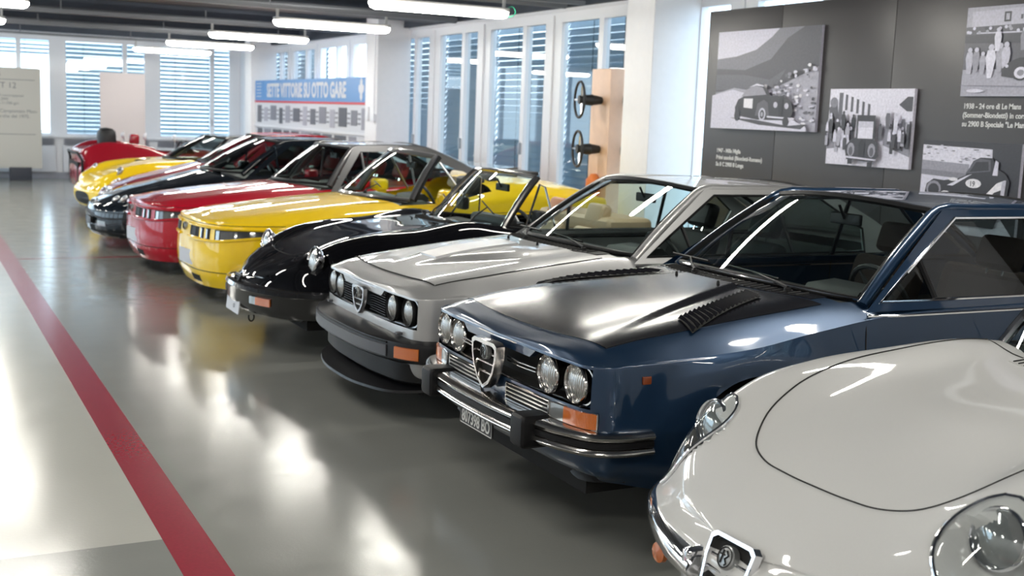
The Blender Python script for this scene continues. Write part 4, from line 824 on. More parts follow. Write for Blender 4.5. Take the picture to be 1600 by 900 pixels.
def spider(rt, col, late):
    HB = 0. if not late else -.055
    st = [(0,.49,0,0,.49,.30), (.05,.535,.02,.20,.488,.28), (.12,.58,.06,.40,.482,.27,.0), (.20,.62,.13,.56,.48,.26,.02), (.28,.66,.215,.685,.485,.25,.078+HB*.8), (.40,.71,.37,.758,.505,.24,.142+HB),
          (.55,.765,.54,.79,.54,.23,.168+HB), (.80,.825,.8,.805,.59,.2,.162+HB), (1.15,.87,1.15,.81,.64,.2,.140+HB), (1.5,.905,1.6,.812,.69,.2,.112), (1.62,.91,1.80,.812,.70,.2,.09), (2.3,.86,2.3,.812,.70,.2,.075), (2.8,.86,2.8,.812,.70,.2,.075),
          (3.3,.84,3.3,.80,.68,.2,.06), (3.8,.77,3.78,.72,.62,.25,.03), (4.1,.69,4.05,.52,.56,.3,.01), (4.22,.63,4.2,.28,.53,.34), (4.25,.60,4.25,0,.53,.36)]
    B = Body(st, [(.03,.12),(.036,.42),(.012,.75),(-.06,1.)], hood=((.48,.06),(.80,.42)), su=12, sv=9, arches=[(.86,.32,.345),(3.1,.32,.335)])
    B.cut_u(10, 12, 0, 2)
    # head lamp recesses
    D = Vector((.50, 0, -.86)); c0y = .60; P0 = {}
    def fr(sg):
        e1 = Vector((.21, -.08*sg, .29)).normalized(); e2 = Vector((-.28, .96*sg, 0)); e2 = (e2-e1*e2.dot(e1)).normalized(); d = e1.cross(e2)*sg
        if d.x < 0: d = -d
        return Vector((.33, .628*sg, .645 if not late else .625)), d, e1, e2
    A0, A1 = (-.215, .185) if not late else (-.06, .15)
    def wd(t, W=.098 if not late else .10):
        k = .66 if not late else .5
        return W*(math.sin(math.pi/2*t/k)**(.85 if not late else .6) if t < k else math.sqrt(max(0, 1-((t-k)/(1-k))**2)))
    for i in range(B.nu):
        for j in range(B.nv):
            p = B.G[i, j]
            if p[0] > .8 or abs(p[1]) < .4: continue
            sg = 1 if p[1] > 0 else -1; c, d, e1, e2 = fr(sg); v = Vector(p)-c; a, b = v.dot(e1), v.dot(e2); t = (a-A0)/(A1-A0)
            if 0 < t < 1 and p[2] > .40:
                w_ = wd(t)*1.02+.003
                if abs(b) < w_:
                    ramp = (min(1, t/.62))**1.2 if t < .66 else max(0, 1-(t-.66)/.12)
                    dep = (.105 if not late else .05)*ramp*sstep(1.0, .62, abs(b)/w_); q = Vector(p)+(d+Vector((.2,0,-.2)))*dep; B.G[i, j] = q
    body = B.build(M[col], rt)
    for sg in (-1, 1):
        c, d, e1, e2 = fr(sg)
        cov = lambda t, s_, o: B.cast(c+e1*lerp(A0, A1, t)+e2*(s_*wd(max(t, .0005))), d, o)
        if not late:
            ct = B.cast(c+e1*lerp(A0, A1, .70), d, 0.) + d*.045
            headlight(rt, ct, .076, (-1, .05*sg, .25), rim='chrome', lens='clear', depth=.022)
            mb = MB(); mb.grid(lambda a, b: cov(lerp(.004, .996, a), -1+2*b, .006+.012*math.sin(math.pi*a)*(1-(2*b-1)**2)), 18, 12); mb.out('lamp_cover', M['plexi'], rt, ang=80)
            ring_ = [cov(t, -1, .005) for t in np.linspace(.004, .995, 22)] + [cov(t, 1, .005) for t in np.linspace(.995, .004, 22)]
            mb = MB(); mb.tube(ring_, .0065, 6, True); mb.out('lamp_cover_rim', M['chrome'], rt)
        else:
            ct = B.cast(c+e1*lerp(A0, A1, .60), d, 0.) + d*.012
            headlight(rt, ct+Vector((-.02,0,-.01)), .095, (-1, .0, .25), rim='chrome', lens='lens', depth=.025)
    # bonnet outline
    ho = [(.285,0),(.287,.14),(.297,.25),(.335,.345),(.43,.43),(.6,.495),(.85,.545),(1.2,.58),(1.66,.60)]
    L_ = smooth_path([(x, -y, 0) for x, y in ho[::-1]][:-1]+[(x, y, 0) for x, y in ho], 6)
    seam(rt, [B.top(p.x, p.y, .0005) for p in L_], .0032 if not late else .0022, 'bonnet_gap'); seam(rt, [B.top(1.66-.14*(1-(y/.6)**2), y, .0005) for y in np.linspace(-.6, .6, 20)], .003, 'bonnet_gap')
    drape_panel(B, lambda a, b, o: (lambda y: B.top(lerp(1.55, 1.64, a)-.13*(1-(y/.5)**2), y, o))(lerp(-.34, .34, b)), 3, 16, .003, 'cowl_grille', M[col], rt, .006)
    for k in range(22): y = lerp(-.32, .32, k/21); mb = MB(); mb.tube([B.top(1.56-.13*(1-(y/.5)**2), y, .004), B.top(1.63-.13*(1-(y/.5)**2), y, .004)], .0035, 4); mb.out('cowl_slot', M['dark'], rt)
    # nose shield and bumpers
    if not late:
        scudetto(rt, (-.028, 0, .415), .205, .245, 4, .024, nrm=(-1, 0, .40), chrome='chrome', th=.011)
        for sg in (-1, 1):
            path = smooth_path([(-.045, .115, .40), (-.02, .24, .405), (.035, .40, .41), (.12, .57, .415), (.215, .70, .42), (.38, .80, .43), (.60, .84, .44)], 5)
            prof = [(-.04,.05),(.01,.048),(.032,.036),(.040,.012),(.032,-.02),(.014,-.040),(-.03,-.05)]
            if sg < 0: path = [Vector((p.x, -p.y, p.z)) for p in path[::-1]]
            mb = MB(); mb.sweep(path, prof); bb = mb.out('bumper', M['chrome'], rt, ang=60)
            mb = MB(); mb.box(-.075, .03, sg*.145-.022, sg*.145+.022, .33, .47, bev=.02); mb.out('overrider', M['chrome'], bb)
            mb = MB(); q = B.front(sg*.45, .33, .0); mb.lathe([(0,.036),(.015,.034),(.022,0)], q, (-1,0,0), 16); mb.out('turn_signal', M['amber'], rt)
    else:
        half = [(-.075,0),(-.06,.2),(-.02,.38),(.055,.56),(.16,.70),(.33,.80),(.55,.835),(.62,.835)]
        path = smooth_path([(x, -y, .39) for x, y in half[::-1]][:-1]+[(x, y, .39) for x, y in half], 5)
        mb = MB(); mb.sweep(path, [(-.10,.085),(-.02,.080),(.01,.066),(.022,.04),(.012,.025),(.012,-.06),(-.02,-.12),(-.12,-.15)]); bb = mb.out('bumper', pm('glossy_black_bumper', (.012,.012,.013), .12, coat=.8), rt, ang=40)
        for sg in (-1, 1):
            P_ = [p for p in path if .34 < p.y*sg < .585]; s1 = [p for p in P_ if abs(p.y) > .40]; s2 = [p for p in P_ if abs(p.y) <= .42]
            mb = MB(); mb.sweep(s1, [(0,.01),(.022,.008),(.022,-.045),(0,-.048)]); tl = mb.out('turn_signal', M['amber'], rt, ang=30); mb = MB(); mb.sweep(s2, [(0,.01),(.021,.008),(.021,-.045),(0,-.048)]); mb.out('clear_lens', M['clear'], tl, ang=30)
        plate(rt, (-.075, .0, .285), .36, .105, 'plate', nrm=(-1,0,.12)); 
        mb = MB(); mb.lathe([(0,.016),(.002,.016),(.002,.012),(0,.012)], (-.086, -.06, .285), (-1,0,.12), 16); mb.out('plate_emblem', M['textd'], rt)
        mb = MB(); mb.tube([Vector((-.02+.02*math.cos(t), -.30, .235+.03*math.sin(t))) for t in np.linspace(2.6, 6.8, 10)], .006, 6); mb.out('tow_hook', M['rubber'], rt)
        scudetto(rt, (-.045, 0, .455), .15, .11, 2, .02, nrm=(-1,0,.5), badge=False, chrome='rubber')
    # screen, cabin
    A = (1.80,.635,.885,.19,.015) if late else (1.78,.635,.895,.19,.015); Bp = (2.12,.545,1.275,.09,.02) if late else (2.10,.53,1.27,.09,.02)
    f = open_screen(rt, A, Bp, 'chrome' if not late else 'dullchrome')
    for sg in (-1, 1):   # quarter-light
        mb = MB(); a, b, c_ = Vector((1.90, .70*sg, .845)), Vector((2.15, .56*sg, 1.22)), Vector((2.24, .70*sg, .85)); b2 = Vector((2.19, .575*sg, 1.20))
        mb.tube([a+Vector((.05,0,0)), b, b2, c_], .009, 6); q = mb.out('quarter_light_frame', M['chrome'], rt); mb = MB(); mb.add([a+Vector((.05,0,0)), b, b2, c_], [(0,1,2,3)]); mb.out('quarter_light', M['glass'], q, smooth=False)
        seam(rt, [B.side(1.95, z, sg, 0) for z in np.linspace(.80, .24, 12)], .0035); seam(rt, [B.side(2.78, z, sg, 0) for z in np.linspace(.80, .24, 12)], .0035)
        mb = MB(); q = B.side(2.65, .66, sg, .015); mb.box(q.x-.06, q.x+.06, q.y-.012, q.y+.012, q.z-.01, q.z+.01, bev=.008); mb.out('door_handle', M['chrome'], rt)
        mb = MB(); mb.tube([B.top(x, sg*.655, .002) for x in np.linspace(1.85, 2.8, 12)], .008, 6); mb.out('cockpit_trim', M['rubber'], rt)
        mb = MB(); q = B.side(.42, .40, sg, .004); 
        q2 = Vector((2.08, sg*.70, .90))
        if late or sg < 0:
            mb.box(q2.x-.03, q2.x+.03, q2.y-.08, q2.y+.08, q2.z+.02, q2.z+.13, bev=.025); m_ = mb.out('door_mirror', M['rubber' if late else 'chrome'], rt); mb = MB(); mb.box(q2.x+.029, q2.x+.032, q2.y-.07, q2.y+.07, q2.z+.03, q2.z+.12); mb.out('mirror_glass', M['chrome'], m_, smooth=False)
    lea, li = ('tan', 'tan') if late else ('blkint', 'blkint')
    tub(rt, 1.6, 2.9, .66, .25, .72, 'blkint'); dash(rt, 1.78, 2.05, .60, .58, .855, 'blkint'); steering_wheel(rt, (2.17, -.32, .84), .185, 28)
    for y in (-.32, .32): seat(rt, 2.42, y, .40, lea, True, 'tanred' if (late and y > 0) else None, wd=.22, h=.42)
    if late: 
        mb = MB(); mb.box(2.76, 3.2, -.60, .60, .80, .955, bev=.07); mb.out('folded_hood_cover', M['tan'], rt); 
        mb = MB(); mb.box(1.84, 1.98, -.56, -.06+.1, .86, .965, bev=.05); mb.out('instrument_hood', M['blkint'], rt)
        mb = MB(); mb.box(2.10, 2.30, -.26, .12, 1.27, 1.30, bev=.014); mb.out('sun_visor', M['blkint'], rt)
    else: 
        mb = MB(); mb.box(2.78, 3.1, -.58, .58, .82, .93, bev=.05); mb.out('folded_hood_cover', M['blkint'], rt)
        mb = MB(); mb.add([f(.12, .62)+Vector((.012,0,0)), f(.12, .72)+Vector((.012,0,0)), f(.28, .72)+Vector((.012,0,0)), f(.28, .62)+Vector((.012,0,0))], [(0,1,2,3)]); mb.out('yellow_sticker', M['yellow'], rt, smooth=False)
    mirror_inside(rt, 2.10, 1.16, 0)
    wiper(rt, (1.64,-.42,.915), (1.86,-.25,1.02), (.2,1,.2), .36); wiper(rt, (1.56,.16,.925), (1.78,.34,1.03), (.2,1,.2), .36)
    wheels(rt, (.86, 3.1), .69, .30, mat='satin', style='disc'); underbody(rt, .3, 4.0, .60, .17, .40); wells(rt, (.86, 3.1), .345, .80)
    mb = MB(); mb.sweep([(3.95,.66,.42),(4.2,.42,.42),(4.30,0,.42),(4.2,-.42,.42),(3.95,-.66,.42)], [(-.04,.05),(.03,.03),(.03,-.03),(-.04,-.05)]); mb.out('rear_bumper', M['chrome' if not late else 'rubber'], rt)
    for sg in (-1, 1): mb = MB(); mb.box(4.05, 4.16, sg*.42-.08, sg*.42+.08, .50, .56, bev=.02); mb.out('tail_lamp', M['redlens'], rt)
    return B
def npt(B, th, z, off=0., cx=.9):
    t = math.radians(th); d = Vector((math.cos(t), math.sin(t), 0)); o = Vector((cx-math.cos(t)*2.5, -math.sin(t)*2.5, z))
    h, n, _, _ = B.bvh.ray_cast(o, d)
    if h is None: return Vector((0, 0, z))
    if n.dot(d) > 0: n = -n
    return h+n*off
def wedge(rt, col, opened):
    """angular composite-bodied car with a full-width slot of small lamps; open or closed"""
    st = [(0,.715,0,0,.715,.14), (.03,.725,.006,.25,.713,.14), (.05,.73,.03,.45,.708,.14), (.09,.74,.09,.62,.70,.14), (.16,.755,.19,.75,.69,.14), (.28,.785,.34,.825,.685,.14), (.5,.82,.56,.86,.69,.14), (.8,.86,.85,.868,.71,.15),
          (1.2,.905,1.3,.868,.75,.15), (1.52,.935,1.88,.868,.80,.15), (2.3,.95,2.3,.868,.86,.15)] + \
         ([(2.72,1.10,2.72,.868,.90,.15), (3.3,1.12,3.3,.868,.93,.15), (3.75,1.06,3.75,.86,.93,.18)] if opened else [(3.0,1.0,3.0,.868,.90,.15), (3.45,1.02,3.45,.868,.93,.15), (3.8,1.03,3.8,.86,.94,.18)]) + [(4.0,.98,3.98,.80,.92,.2), (4.06,.95,4.05,.45,.90,.22), (4.065,.94,4.065,0,.90,.22)]
    B = Body(st, [(.006,.06),(.022,.28),(.030,.66),(.012,.85),(-.03,1.)], hood=((.5,.10),(.86,.45)), su=10, sv=7, arches=[(.82,.32,.35),(3.3,.33,.36)])
    B.cut_u(9, 11 if opened else 13, 0, 2); body = B.build(M[col], rt)
    # lamp slot: long dark band either side, lamps in it
    for sg in (-1, 1):
        def band(t0, t1, z0, z1, off, name, m, par, thick=.012, nu=2, nv=8, z0b=None, z1b=None):
            return drape_panel(B, lambda a, b, o: npt(B, -sg*lerp(t0, t1, b), lerp(lerp(z0, z0b or z0, b), lerp(z1, z1b or z1, b), a), o), nu, nv, off, name, M[m], par, thick)
        fr_ = band(12.5, 26, .575, .665, .003, 'inner_headlight', 'dark', rt); band(17, 22.5, .583, .657, .006, 'lens', 'rubber', fr_)
        for t0 in (28, 33): band(t0, t0+3.2, .570, .662, .003, 'lamp_slot', 'dark', rt); band(t0+.3, t0+1.3, .575, .655, .006, 'slot_reflector', 'clear', rt)
        hl = band(39.5, 64, .562, .658, .004, 'headlight', 'dark', rt, nv=14, z0b=.605, z1b=.655)
        band(40.5, 42.5, .572, .650, .008, 'inner_lens', 'clear', hl); band(43, 62.5, .576, .650, .008, 'outer_lens', 'greyl', hl, z0b=.608, z1b=.650)
        mb = MB(); mb.tube([npt(B, -sg*t, .668+.006*math.sin(t/20), .008) for t in np.linspace(10, 66, 20)], .012, 6); mb.out('slot_lip', M[col], rt)
        mb = MB(); mb.tube([npt(B, -sg*t, lerp(.555, .60, sstep(35, 66, t)), .008) for t in np.linspace(10, 66, 20)], .012, 6); mb.out('slot_sill', M[col], rt)
        band(14, 27, .175, .235, .002, 'brake_duct', 'dark', rt)
    seam(rt, [npt(B, t, .285, .0) for t in np.linspace(-70, 70, 60)], .004, 'bumper_gap'); seam(rt, [npt(B, t, .700, .0) for t in np.linspace(-75, 75, 60)], .003, 'bonnet_gap')
    scudetto(rt, (-.003, 0, .60), .13, .13, 3, .012, badge=True, chrome='satin')
    plate(rt, (-.035, -.12, .375), .36, .13, 'plate', nrm=(-1, -.12, 0))
    A = (1.90,.735,.925,.40,.02); Bp = (2.20,.60,1.325,.16,.03)
    if opened:
        f = open_screen(rt, A, Bp, 'roofgrey', .022, sag=.03)
        for sg in (-1, 1):
            mb = MB(); mb.add([(1.98,.745*sg,.93),(2.24,.63*sg,1.26),(2.42,.70*sg,1.04),(2.42,.74*sg,.93)], [(0,1,2,3)]); mb.out('quarter_light', M['glass'], rt, smooth=False); mb = MB(); mb.tube([(2.22,.635*sg,1.27),(2.46,.745*sg,.93)], .011); mb.out('quarter_light_frame', M['satin'], rt)
            mb = MB(); mb.box(2.12, 2.27, sg*.90-.09, sg*.90+.09, .90, 1.03, bev=.045); m_ = mb.out('door_mirror', M[col], rt, ang=60); mb = MB(); mb.box(2.268, 2.273, sg*.90-.075, sg*.90+.075, .915, 1.015, bev=.002); mb.out('mirror_glass', M['chrome'], m_); mb = MB(); mb.box(2.15, 2.22, sg*.80-.06, sg*.80+.06, .88, .93, bev=.015); mb.out('mirror_foot', M[col], m_)
        mb = MB(); mb.box(2.62, 2.78, -.30-.2, -.30+.2, .95, 1.13, bev=.06); mb.out('headrest_fairing', M['blkint'], rt)
        for y in (-.36, .36): seat(rt, 2.42, y, .42, 'blkint' if y < 0 else 'yellow', True, 'blkint' if y < 0 else 'cream', wd=.23, h=.50)
        mb = MB(); mb.box(2.9, 3.3, -.15, .15, 1.115, 1.13, bev=.007); mb.out('deck_cap', M['blkint'], rt)
    else:
        Ch = (3.0,.60,1.345,-.04,.03); Dd = (3.75,.70,1.03,-.02,.015)
        side = dict(zb=.90, zt=1.335, yb=.82, yt=.635, outer=[(1.88,.86),(2.20,1.335),(3.0,1.35),(3.85,1.03),(3.85,.93),(2.7,.88)], win=[(2.0,.925),(2.27,1.29),(2.94,1.295),(3.45,1.09),(3.40,.98),(2.7,.935)], ztd=1.28, zbd=.93)
        greenhouse(rt, A, Bp, Ch, Dd, side, 'roofgrey', 'glass', divider=[(2.30,2.28),(2.86,2.84)], trim=None, roofmat='roofgrey', ptr=.034)
        mb = MB(); prof = [(3.55,1.10),(3.85,1.125),(4.12,1.155),(4.16,1.14),(4.05,1.10),(3.8,1.07)]; mb.prism(prof, (1,0,0), (0,0,1), (0,-.76,0), (0,1,0), 1.52); mb.out('tail_spoiler', M['roofgrey'], rt, ang=30)
        for y in (-.36, .36): seat(rt, 2.42, y, .42, 'redint', True, 'redint', wd=.23, h=.52)
        for sg in (-1, 1): mb = MB(); mb.box(2.14, 2.28, sg*.90-.08, sg*.90+.08, .90, 1.01, bev=.045); mb.out('door_mirror', M[col], rt, ang=60)
    tub(rt, 1.6, 2.75 if opened else 3.5, .70, .25, .70, 'blkint'); dash(rt, 1.80, 2.12, .66, .6, .90, 'greyint'); steering_wheel(rt, (2.22, -.34, .88), .185, 26); mirror_inside(rt, 2.18, 1.22)
    drape_panel(B, lambda a, b, o: (lambda y: B.top(lerp(1.83, 1.93, a)-.36*(1-(y/.74)**2), y, o))(lerp(-.70, .70, b)), 3, 20, .003, 'cowl_panel', M['rubber'], rt, .006)
    wiper(rt, (1.60,-.30,.965), (1.83,-.02,1.03), (.25,1,.05), .5); wiper(rt, (1.56,.2,.965), (1.75,.45,1.03), (.3,1,.05), .5)
    for sg in (-1, 1):
        seam(rt, [B.side(x, .79+.03*(x-1.9), sg, 0) for x in np.linspace(1.95, 3.9, 20)], .003); seam(rt, [B.side(1.93+.05*sstep(.85,.3,z), z, sg, 0) for z in np.linspace(.84, .2, 12)], .004); seam(rt, [B.side(2.98, z, sg, 0) for z in np.linspace(.84, .2, 12)], .004)
        seam(rt, [B.top(x, sg*(.58+.10*(x-.9)), .0005) for x in np.linspace(1.35, 1.80, 10)], .003, 'bonnet_gap')
    wheels(rt, (.82, 3.3), .74, .31); underbody(rt, .25, 4.0, .68, .14, .45); wells(rt, (.82, 3.3), .35, .85)
    for sg in (-1, 1): mb = MB(); mb.box(4.04, 4.07, sg*.5-.2, sg*.5+.2, .68, .76, bev=.01); mb.out('tail_lamp', M['redlens'], rt)
    return B
def slick(rt, col, tint='dglass', inter='redint', roof=None):
    """1990s wedge coupe with four little round lamps in the bonnet"""
    st = [(0,.485,0,0,.485,.15), (.04,.51,.02,.25,.48,.15), (.09,.54,.07,.45,.485,.15), (.16,.575,.17,.63,.50,.15), (.27,.62,.31,.76,.53,.15), (.45,.69,.50,.84,.58,.15), (.75,.77,.8,.88,.64,.16), (1.1,.86,1.2,.888,.70,.16),
          (1.38,.925,1.66,.89,.755,.16), (2.3,.95,2.3,.89,.80,.16), (3.1,.98,3.1,.89,.85,.16), (3.6,1.02,3.6,.885,.89,.16), (4.0,1.01,3.98,.82,.88,.18), (4.22,.93,4.2,.5,.82,.2), (4.28,.88,4.28,0,.80,.22)]
    B = Body(st, [(.012,.08),(.028,.32),(.024,.66),(.008,.85),(-.03,1.)], hood=((.5,.10),(.86,.45)), su=10, sv=7, arches=[(.86,.32,.35),(3.4,.32,.35)]); B.cut_u(8, 11, 0, 2); body = B.build(M[col], rt)
    for sg in (-1, 1):
        for y, x, r in ((.46,.235,.052),(.60,.30,.060)):
            p = B.top(x, sg*y, -.008); headlight(rt, p, r, (-.62, 0, .78), rim='satin', lens='clear', depth=.02)
        band = lambda t0, t1, z0, z1, off, name, m, par: drape_panel(B, lambda a, b, o: npt(B, -sg*lerp(t0, t1, b), lerp(z0, z1, a), o), 2, 8, off, name, M[m], par, .01)
        band(11, 21, .205, .27, .002, 'lower_intake', 'dark', rt); fl = band(24, 36, .27, .33, .004, 'fog_lamp', 'clear', rt); band(5, 20, .285, .36, .002, 'upper_intake', 'dark', rt)
    scudetto(rt, (.045, 0, .465), .23, .20, 4, .02, nrm=(-1, 0, .45), badge=True, chrome='satin')
    seam(rt, [npt(B, t, .435, .0) for t in np.linspace(-68, 68, 60)], .005, 'bumper_gap'); seam(rt, [npt(B, t, .20, .003) for t in np.linspace(-60, 60, 50)], .004, 'bumper_gap')
    plate(rt, (-.03, -.22, .32), .30, .09, 'plateb')
    A = (1.68,.755,.915,.34,.02); Bp = (2.25,.60,1.305,.16,.03); Ch = (3.0,.59,1.325,-.04,.03); Dd = (3.75,.70,1.05,-.04,.015)
    side = dict(zb=.88, zt=1.315, yb=.845, yt=.635, outer=[(1.64,.83),(2.25,1.315),(3.0,1.33),(3.8,1.05),(3.8,.92),(2.7,.86)], win=[(1.80,.90),(2.32,1.27),(2.94,1.28),(3.38,1.12),(3.30,1.0),(2.7,.93)], ztd=1.26, zbd=.92)
    greenhouse(rt, A, Bp, Ch, Dd, side, col, 'glass', divider=[(2.12,2.10)], trim=None, roofmat=roof or col, ptr=.034, dglass=tint)
    for y in (-.36, .36): seat(rt, 2.5, y, .42, inter, True, wd=.23, h=.50)
    tub(rt, 1.5, 3.5, .70, .25, .70, 'blkint'); dash(rt, 1.75, 2.10, .66, .6, .88, 'blkint'); steering_wheel(rt, (2.2, -.34, .86), .185, 26); mirror_inside(rt, 2.2, 1.2)
    wiper(rt, (1.42,-.30,.955), (1.68,-.02,1.05), (.3,1,.05), .5)
    for sg in (-1, 1): 
        mb = MB(); mb.box(2.05, 2.19, sg*.92-.08, sg*.92+.08, .88, 1.0, bev=.04); mb.out('door_mirror', M[col], rt, ang=60)
        seam(rt, [B.side(1.80, z, sg, 0) for z in np.linspace(.80, .2, 12)], .004); seam(rt, [B.side(2.95, z, sg, 0) for z in np.linspace(.84, .2, 12)], .004)
        mb = MB(); mb.box(4.20, 4.24, sg*.5-.2, sg*.5+.2, .74, .80, bev=.01); mb.out('tail_lamp', M['redlens'], rt)
    wheels(rt, (.86, 3.4), .76, .31); underbody(rt, .25, 4.1, .7, .14, .42); wells(rt, (.86, 3.4), .35, .86); return B
def bubble(rt, col):
    """small rounded berlinetta with an oval mouth"""
    st = [(0,.44,0,0,.44,.14), (.02,.50,.01,.25,.44,.14), (.06,.55,.03,.42,.45,.14,.02), (.14,.60,.09,.57,.46,.14,.06), (.28,.63,.26,.68,.48,.14,.11), (.45,.69,.45,.76,.52,.15,.14), (.75,.76,.75,.80,.58,.16,.13), (1.1,.83,1.15,.80,.62,.16,.10),
          (1.35,.87,1.6,.80,.68,.16,.07), (2.2,.87,2.2,.80,.70,.16,.07), (2.8,.90,2.8,.81,.72,.16,.10), (3.3,.92,3.3,.82,.70,.16,.10), (3.7,.86,3.7,.74,.66,.2,.05), (3.9,.78,3.88,.45,.62,.24), (3.94,.74,3.94,0,.62,.26)]
    B = Body(st, [(.03,.10),(.045,.40),(.02,.75),(-.04,1.)], hood=((.48,.06),(.80,.42)), su=10, sv=7, arches=[(.78,.31,.34),(3.1,.31,.35)]); B.cut_u(8, 10, 0, 2); body = B.build(M[col], rt)
    mo = drape_panel(B, lambda a, b, o: (lambda t, r: npt(B, math.degrees(math.atan2(.30*r*math.copysign(abs(math.cos(t))**.7, math.cos(t)), .9)), .275+.095*r*math.copysign(abs(math.sin(t))**.7, math.sin(t)), o))(2*math.pi*b, max(a, .02)), 4, 36, .004, 'mouth_grille', M['rubber'], rt, .006)
    for sg in (-1, 1): headlight(rt, B.top(.33, sg*.56, -.02), .075, (-.75,.1*sg,.6), rim='satin', lens='clear')
    A = (1.62,.69,.86,.34,.02); Bp = (2.12,.50,1.215,.14,.03); Ch = (2.55,.50,1.225,-.03,.02); Dd = (3.4,.56,.92,-.03,.01)
    side = dict(zb=.82, zt=1.215, yb=.78, yt=.535, outer=[(1.58,.76),(2.12,1.22),(2.55,1.23),(3.4,.92),(3.4,.80),(2.4,.76)], win=[(1.74,.83),(2.18,1.18),(2.50,1.185),(2.95,1.02),(2.9,.86),(2.4,.82)], ztd=1.17, zbd=.83)
    greenhouse(rt, A, Bp, Ch, Dd, side, 'roofgrey', 'glass', trim=None, roofmat='black', ptr=.03, dglass='dglass')
    for y in (-.33, .33): seat(rt, 2.3, y, .36, 'blkint', True, wd=.2, h=.46)
    tub(rt, 1.45, 3.0, .62, .22, .66, 'blkint'); dash(rt, 1.62, 1.95, .58, .55, .83, 'blkint', False); steering_wheel(rt, (2.0, -.3, .8), .175, 26)
    for sg in (-1, 1): 
        seam(rt, [B.side(1.70, z, sg, 0) for z in np.linspace(.74, .2, 12)], .004); drape_panel(B, lambda a, b, o: B.top(lerp(.95, 1.2, b), sg*lerp(.40, .46, a), o), 2, 6, .003, 'bonnet_vent', M['dark'], rt, .004)
        mb = MB(); mb.lathe([(0,.05),(.02,.045),(.022,0)], (3.9, sg*.36, .55), (1,0,0), 16); mb.out('tail_lamp', M['redlens'], rt)
    wheels(rt, (.78, 3.1), .70, .29); underbody(rt, .25, 3.8, .6, .14, .40); wells(rt, (.78, 3.1), .34, .78); return B
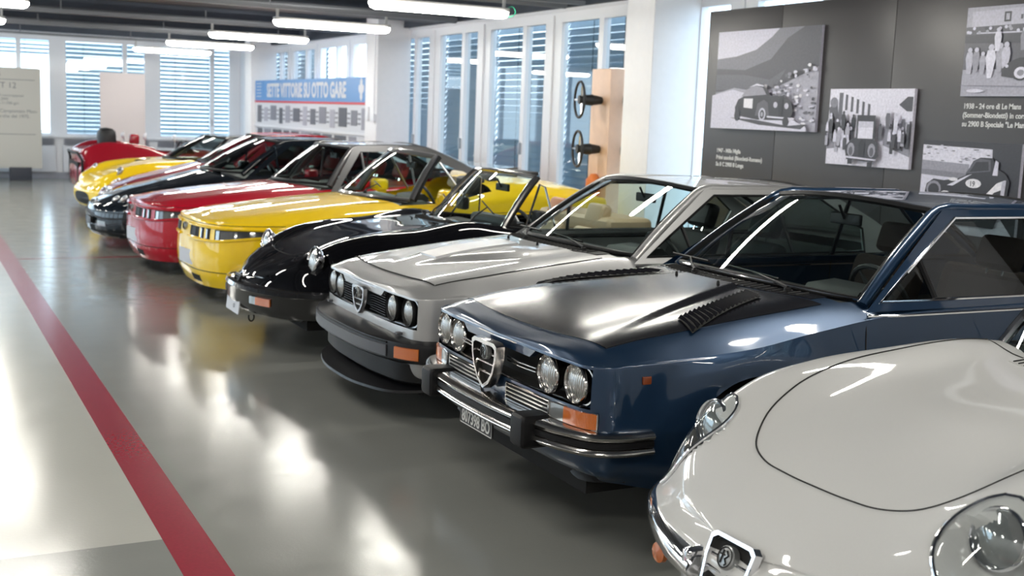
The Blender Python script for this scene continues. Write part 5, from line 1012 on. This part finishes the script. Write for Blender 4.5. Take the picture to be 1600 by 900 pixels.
def racer(rt, col):
    """open racing two-seater: low nose, high tail with black head fairing and small mirrors (built nose at x=0)"""
    st = [(0,.46,0,0,.46,.22), (.03,.50,.02,.25,.46,.20), (.08,.54,.06,.45,.48,.19), (.18,.60,.2,.62,.52,.18,.03), (.5,.68,.5,.76,.56,.17,.16), (.8,.76,.8,.80,.58,.17,.16), (1.2,.86,1.2,.80,.62,.17,.06), (1.7,.94,1.75,.80,.68,.17,.02), (2.0,.96,2.05,.80,.70,.17,.02),
          (2.5,.95,2.5,.82,.72,.17,.04), (2.9,.95,2.9,.84,.72,.17,.14), (3.3,.96,3.3,.86,.70,.17,.18), (3.65,.94,3.65,.86,.68,.2,.17), (3.88,.90,3.86,.80,.66,.24,.10), (3.94,.84,3.93,.45,.66,.26,.03), (3.95,.80,3.95,0,.66,.3)]
    B = Body(st, [(.02,.10),(.03,.42),(.02,.75),(-.02,1.)], hood=((.48,.06),(.80,.42)), su=8, sv=6, arches=[(.70,.32,.35),(3.2,.34,.39)]); B.cut_u(8, 9.6, 0, 2); body = B.build(M[col], rt)
    mb = MB(); mb.tube([Vector((3.955+(-.05 if abs(y) > .7 else 0), y, z)) for y, z in [(-.72,.30),(-.82,.5),(-.80,.74),(-.6,.86),(0,.84),(.6,.86),(.80,.74),(.82,.5),(.72,.30)]], .022, 8, True); tr = mb.out('tail_opening_rim', M['rubber'], rt)
    mb = MB(); mb.box(3.90, 3.955, -.60, .60, .36, .70, bev=.02); mb.out('tail_panel', M['dark'], tr)
    for x, y in ((3.02, -.60), (2.76, .10), (2.36, .60)):
        r_ = Vector((x, y, .98)); mb = MB(); mb.tube([r_-Vector((0,0,.1)), r_+Vector((0,0,.12))], .010); mi = mb.out('mirror_stalk', M['chrome'], rt); mb = MB(); mb.lathe([(-.05,0),(-.04,.04),(0,.065),(.01,.06),(.01,0)], r_+Vector((0,0,.16)), (-1,0,0), 16); mb.out('mirror_shell', M['radiator'], mi, ang=60)
    open_screen(rt, (2.02,.60,.98,.25,.0), (2.16,.54,1.10,.22,.0), 'satin', .006, 'plexi')
    mb = MB(); mb.box(3.22, 3.52, -.42, .02, .90, 1.27, bev=.14); mb.out('head_fairing', M['blkint'], rt, ang=60)
    mb = MB(); mb.box(2.86, 3.02, -.10, .12, 1.0, 1.18, bev=.05); mb.out('headrest', M[col], rt, ang=60)
    for y in (-.32, .32): seat(rt, 2.55, y, .34, 'blkint', False, wd=.2, h=.42)
    tub(rt, 1.9, 2.9, .6, .22, .66, 'blkint'); steering_wheel(rt, (2.25, .32, .92), .17, 20); wheels(rt, (.70, 3.2), .70, .33, style='disc'); underbody(rt, .25, 3.8, .6, .17, .4); wells(rt, (.70, 3.2), .36, .78); return B
rw = root('white_roadster', (2.12, 2.63, 0), 'white rounded 1960s roadster with clear headlamp covers, nearest car at right', 'car'); spider(rw, 'white', False)
rk = root('black_roadster', (2.20, 8.60, 0), 'glossy black open roadster with tan seats and exposed headlamps', 'car'); spider(rk, 'black', True)
ry = root('yellow_wedge_roadster', (2.28, 10.95, 0), 'bright yellow open wedge roadster with a slot of small headlamps', 'car'); wedge(ry, 'yellow', True)
rz = root('red_wedge_coupe', (2.13, 12.9, 0), 'red wedge coupe with grey roof, tail spoiler and slotted headlamps', 'car'); wedge(rz, 'red', False)
rg = root('black_wedge_coupe', (1.97, 15.1, 0), 'black 1990s coupe with small round headlamps set in its bonnet', 'car'); slick(rg, 'gtvblack')
rr_ = root('red_wedge_coupe', (2.40, 17.2, 0), 'dark red coupe with bright red roof, behind the black coupe', 'car'); slick(rr_, 'dred', roof='red')
rq = root('yellow_berlinetta', (2.40, 18.95, 0), 'small rounded yellow coupe with an oval black mouth grille', 'car'); bubble(rq, 'yellow'); rq.rotation_euler.z = .19
rc = root('red_racing_car', (6.52, 21.6, 0), 'red open racing car with black head fairing and small mirrors', 'car'); racer(rc, 'dred'); rc.rotation_euler.z = math.pi
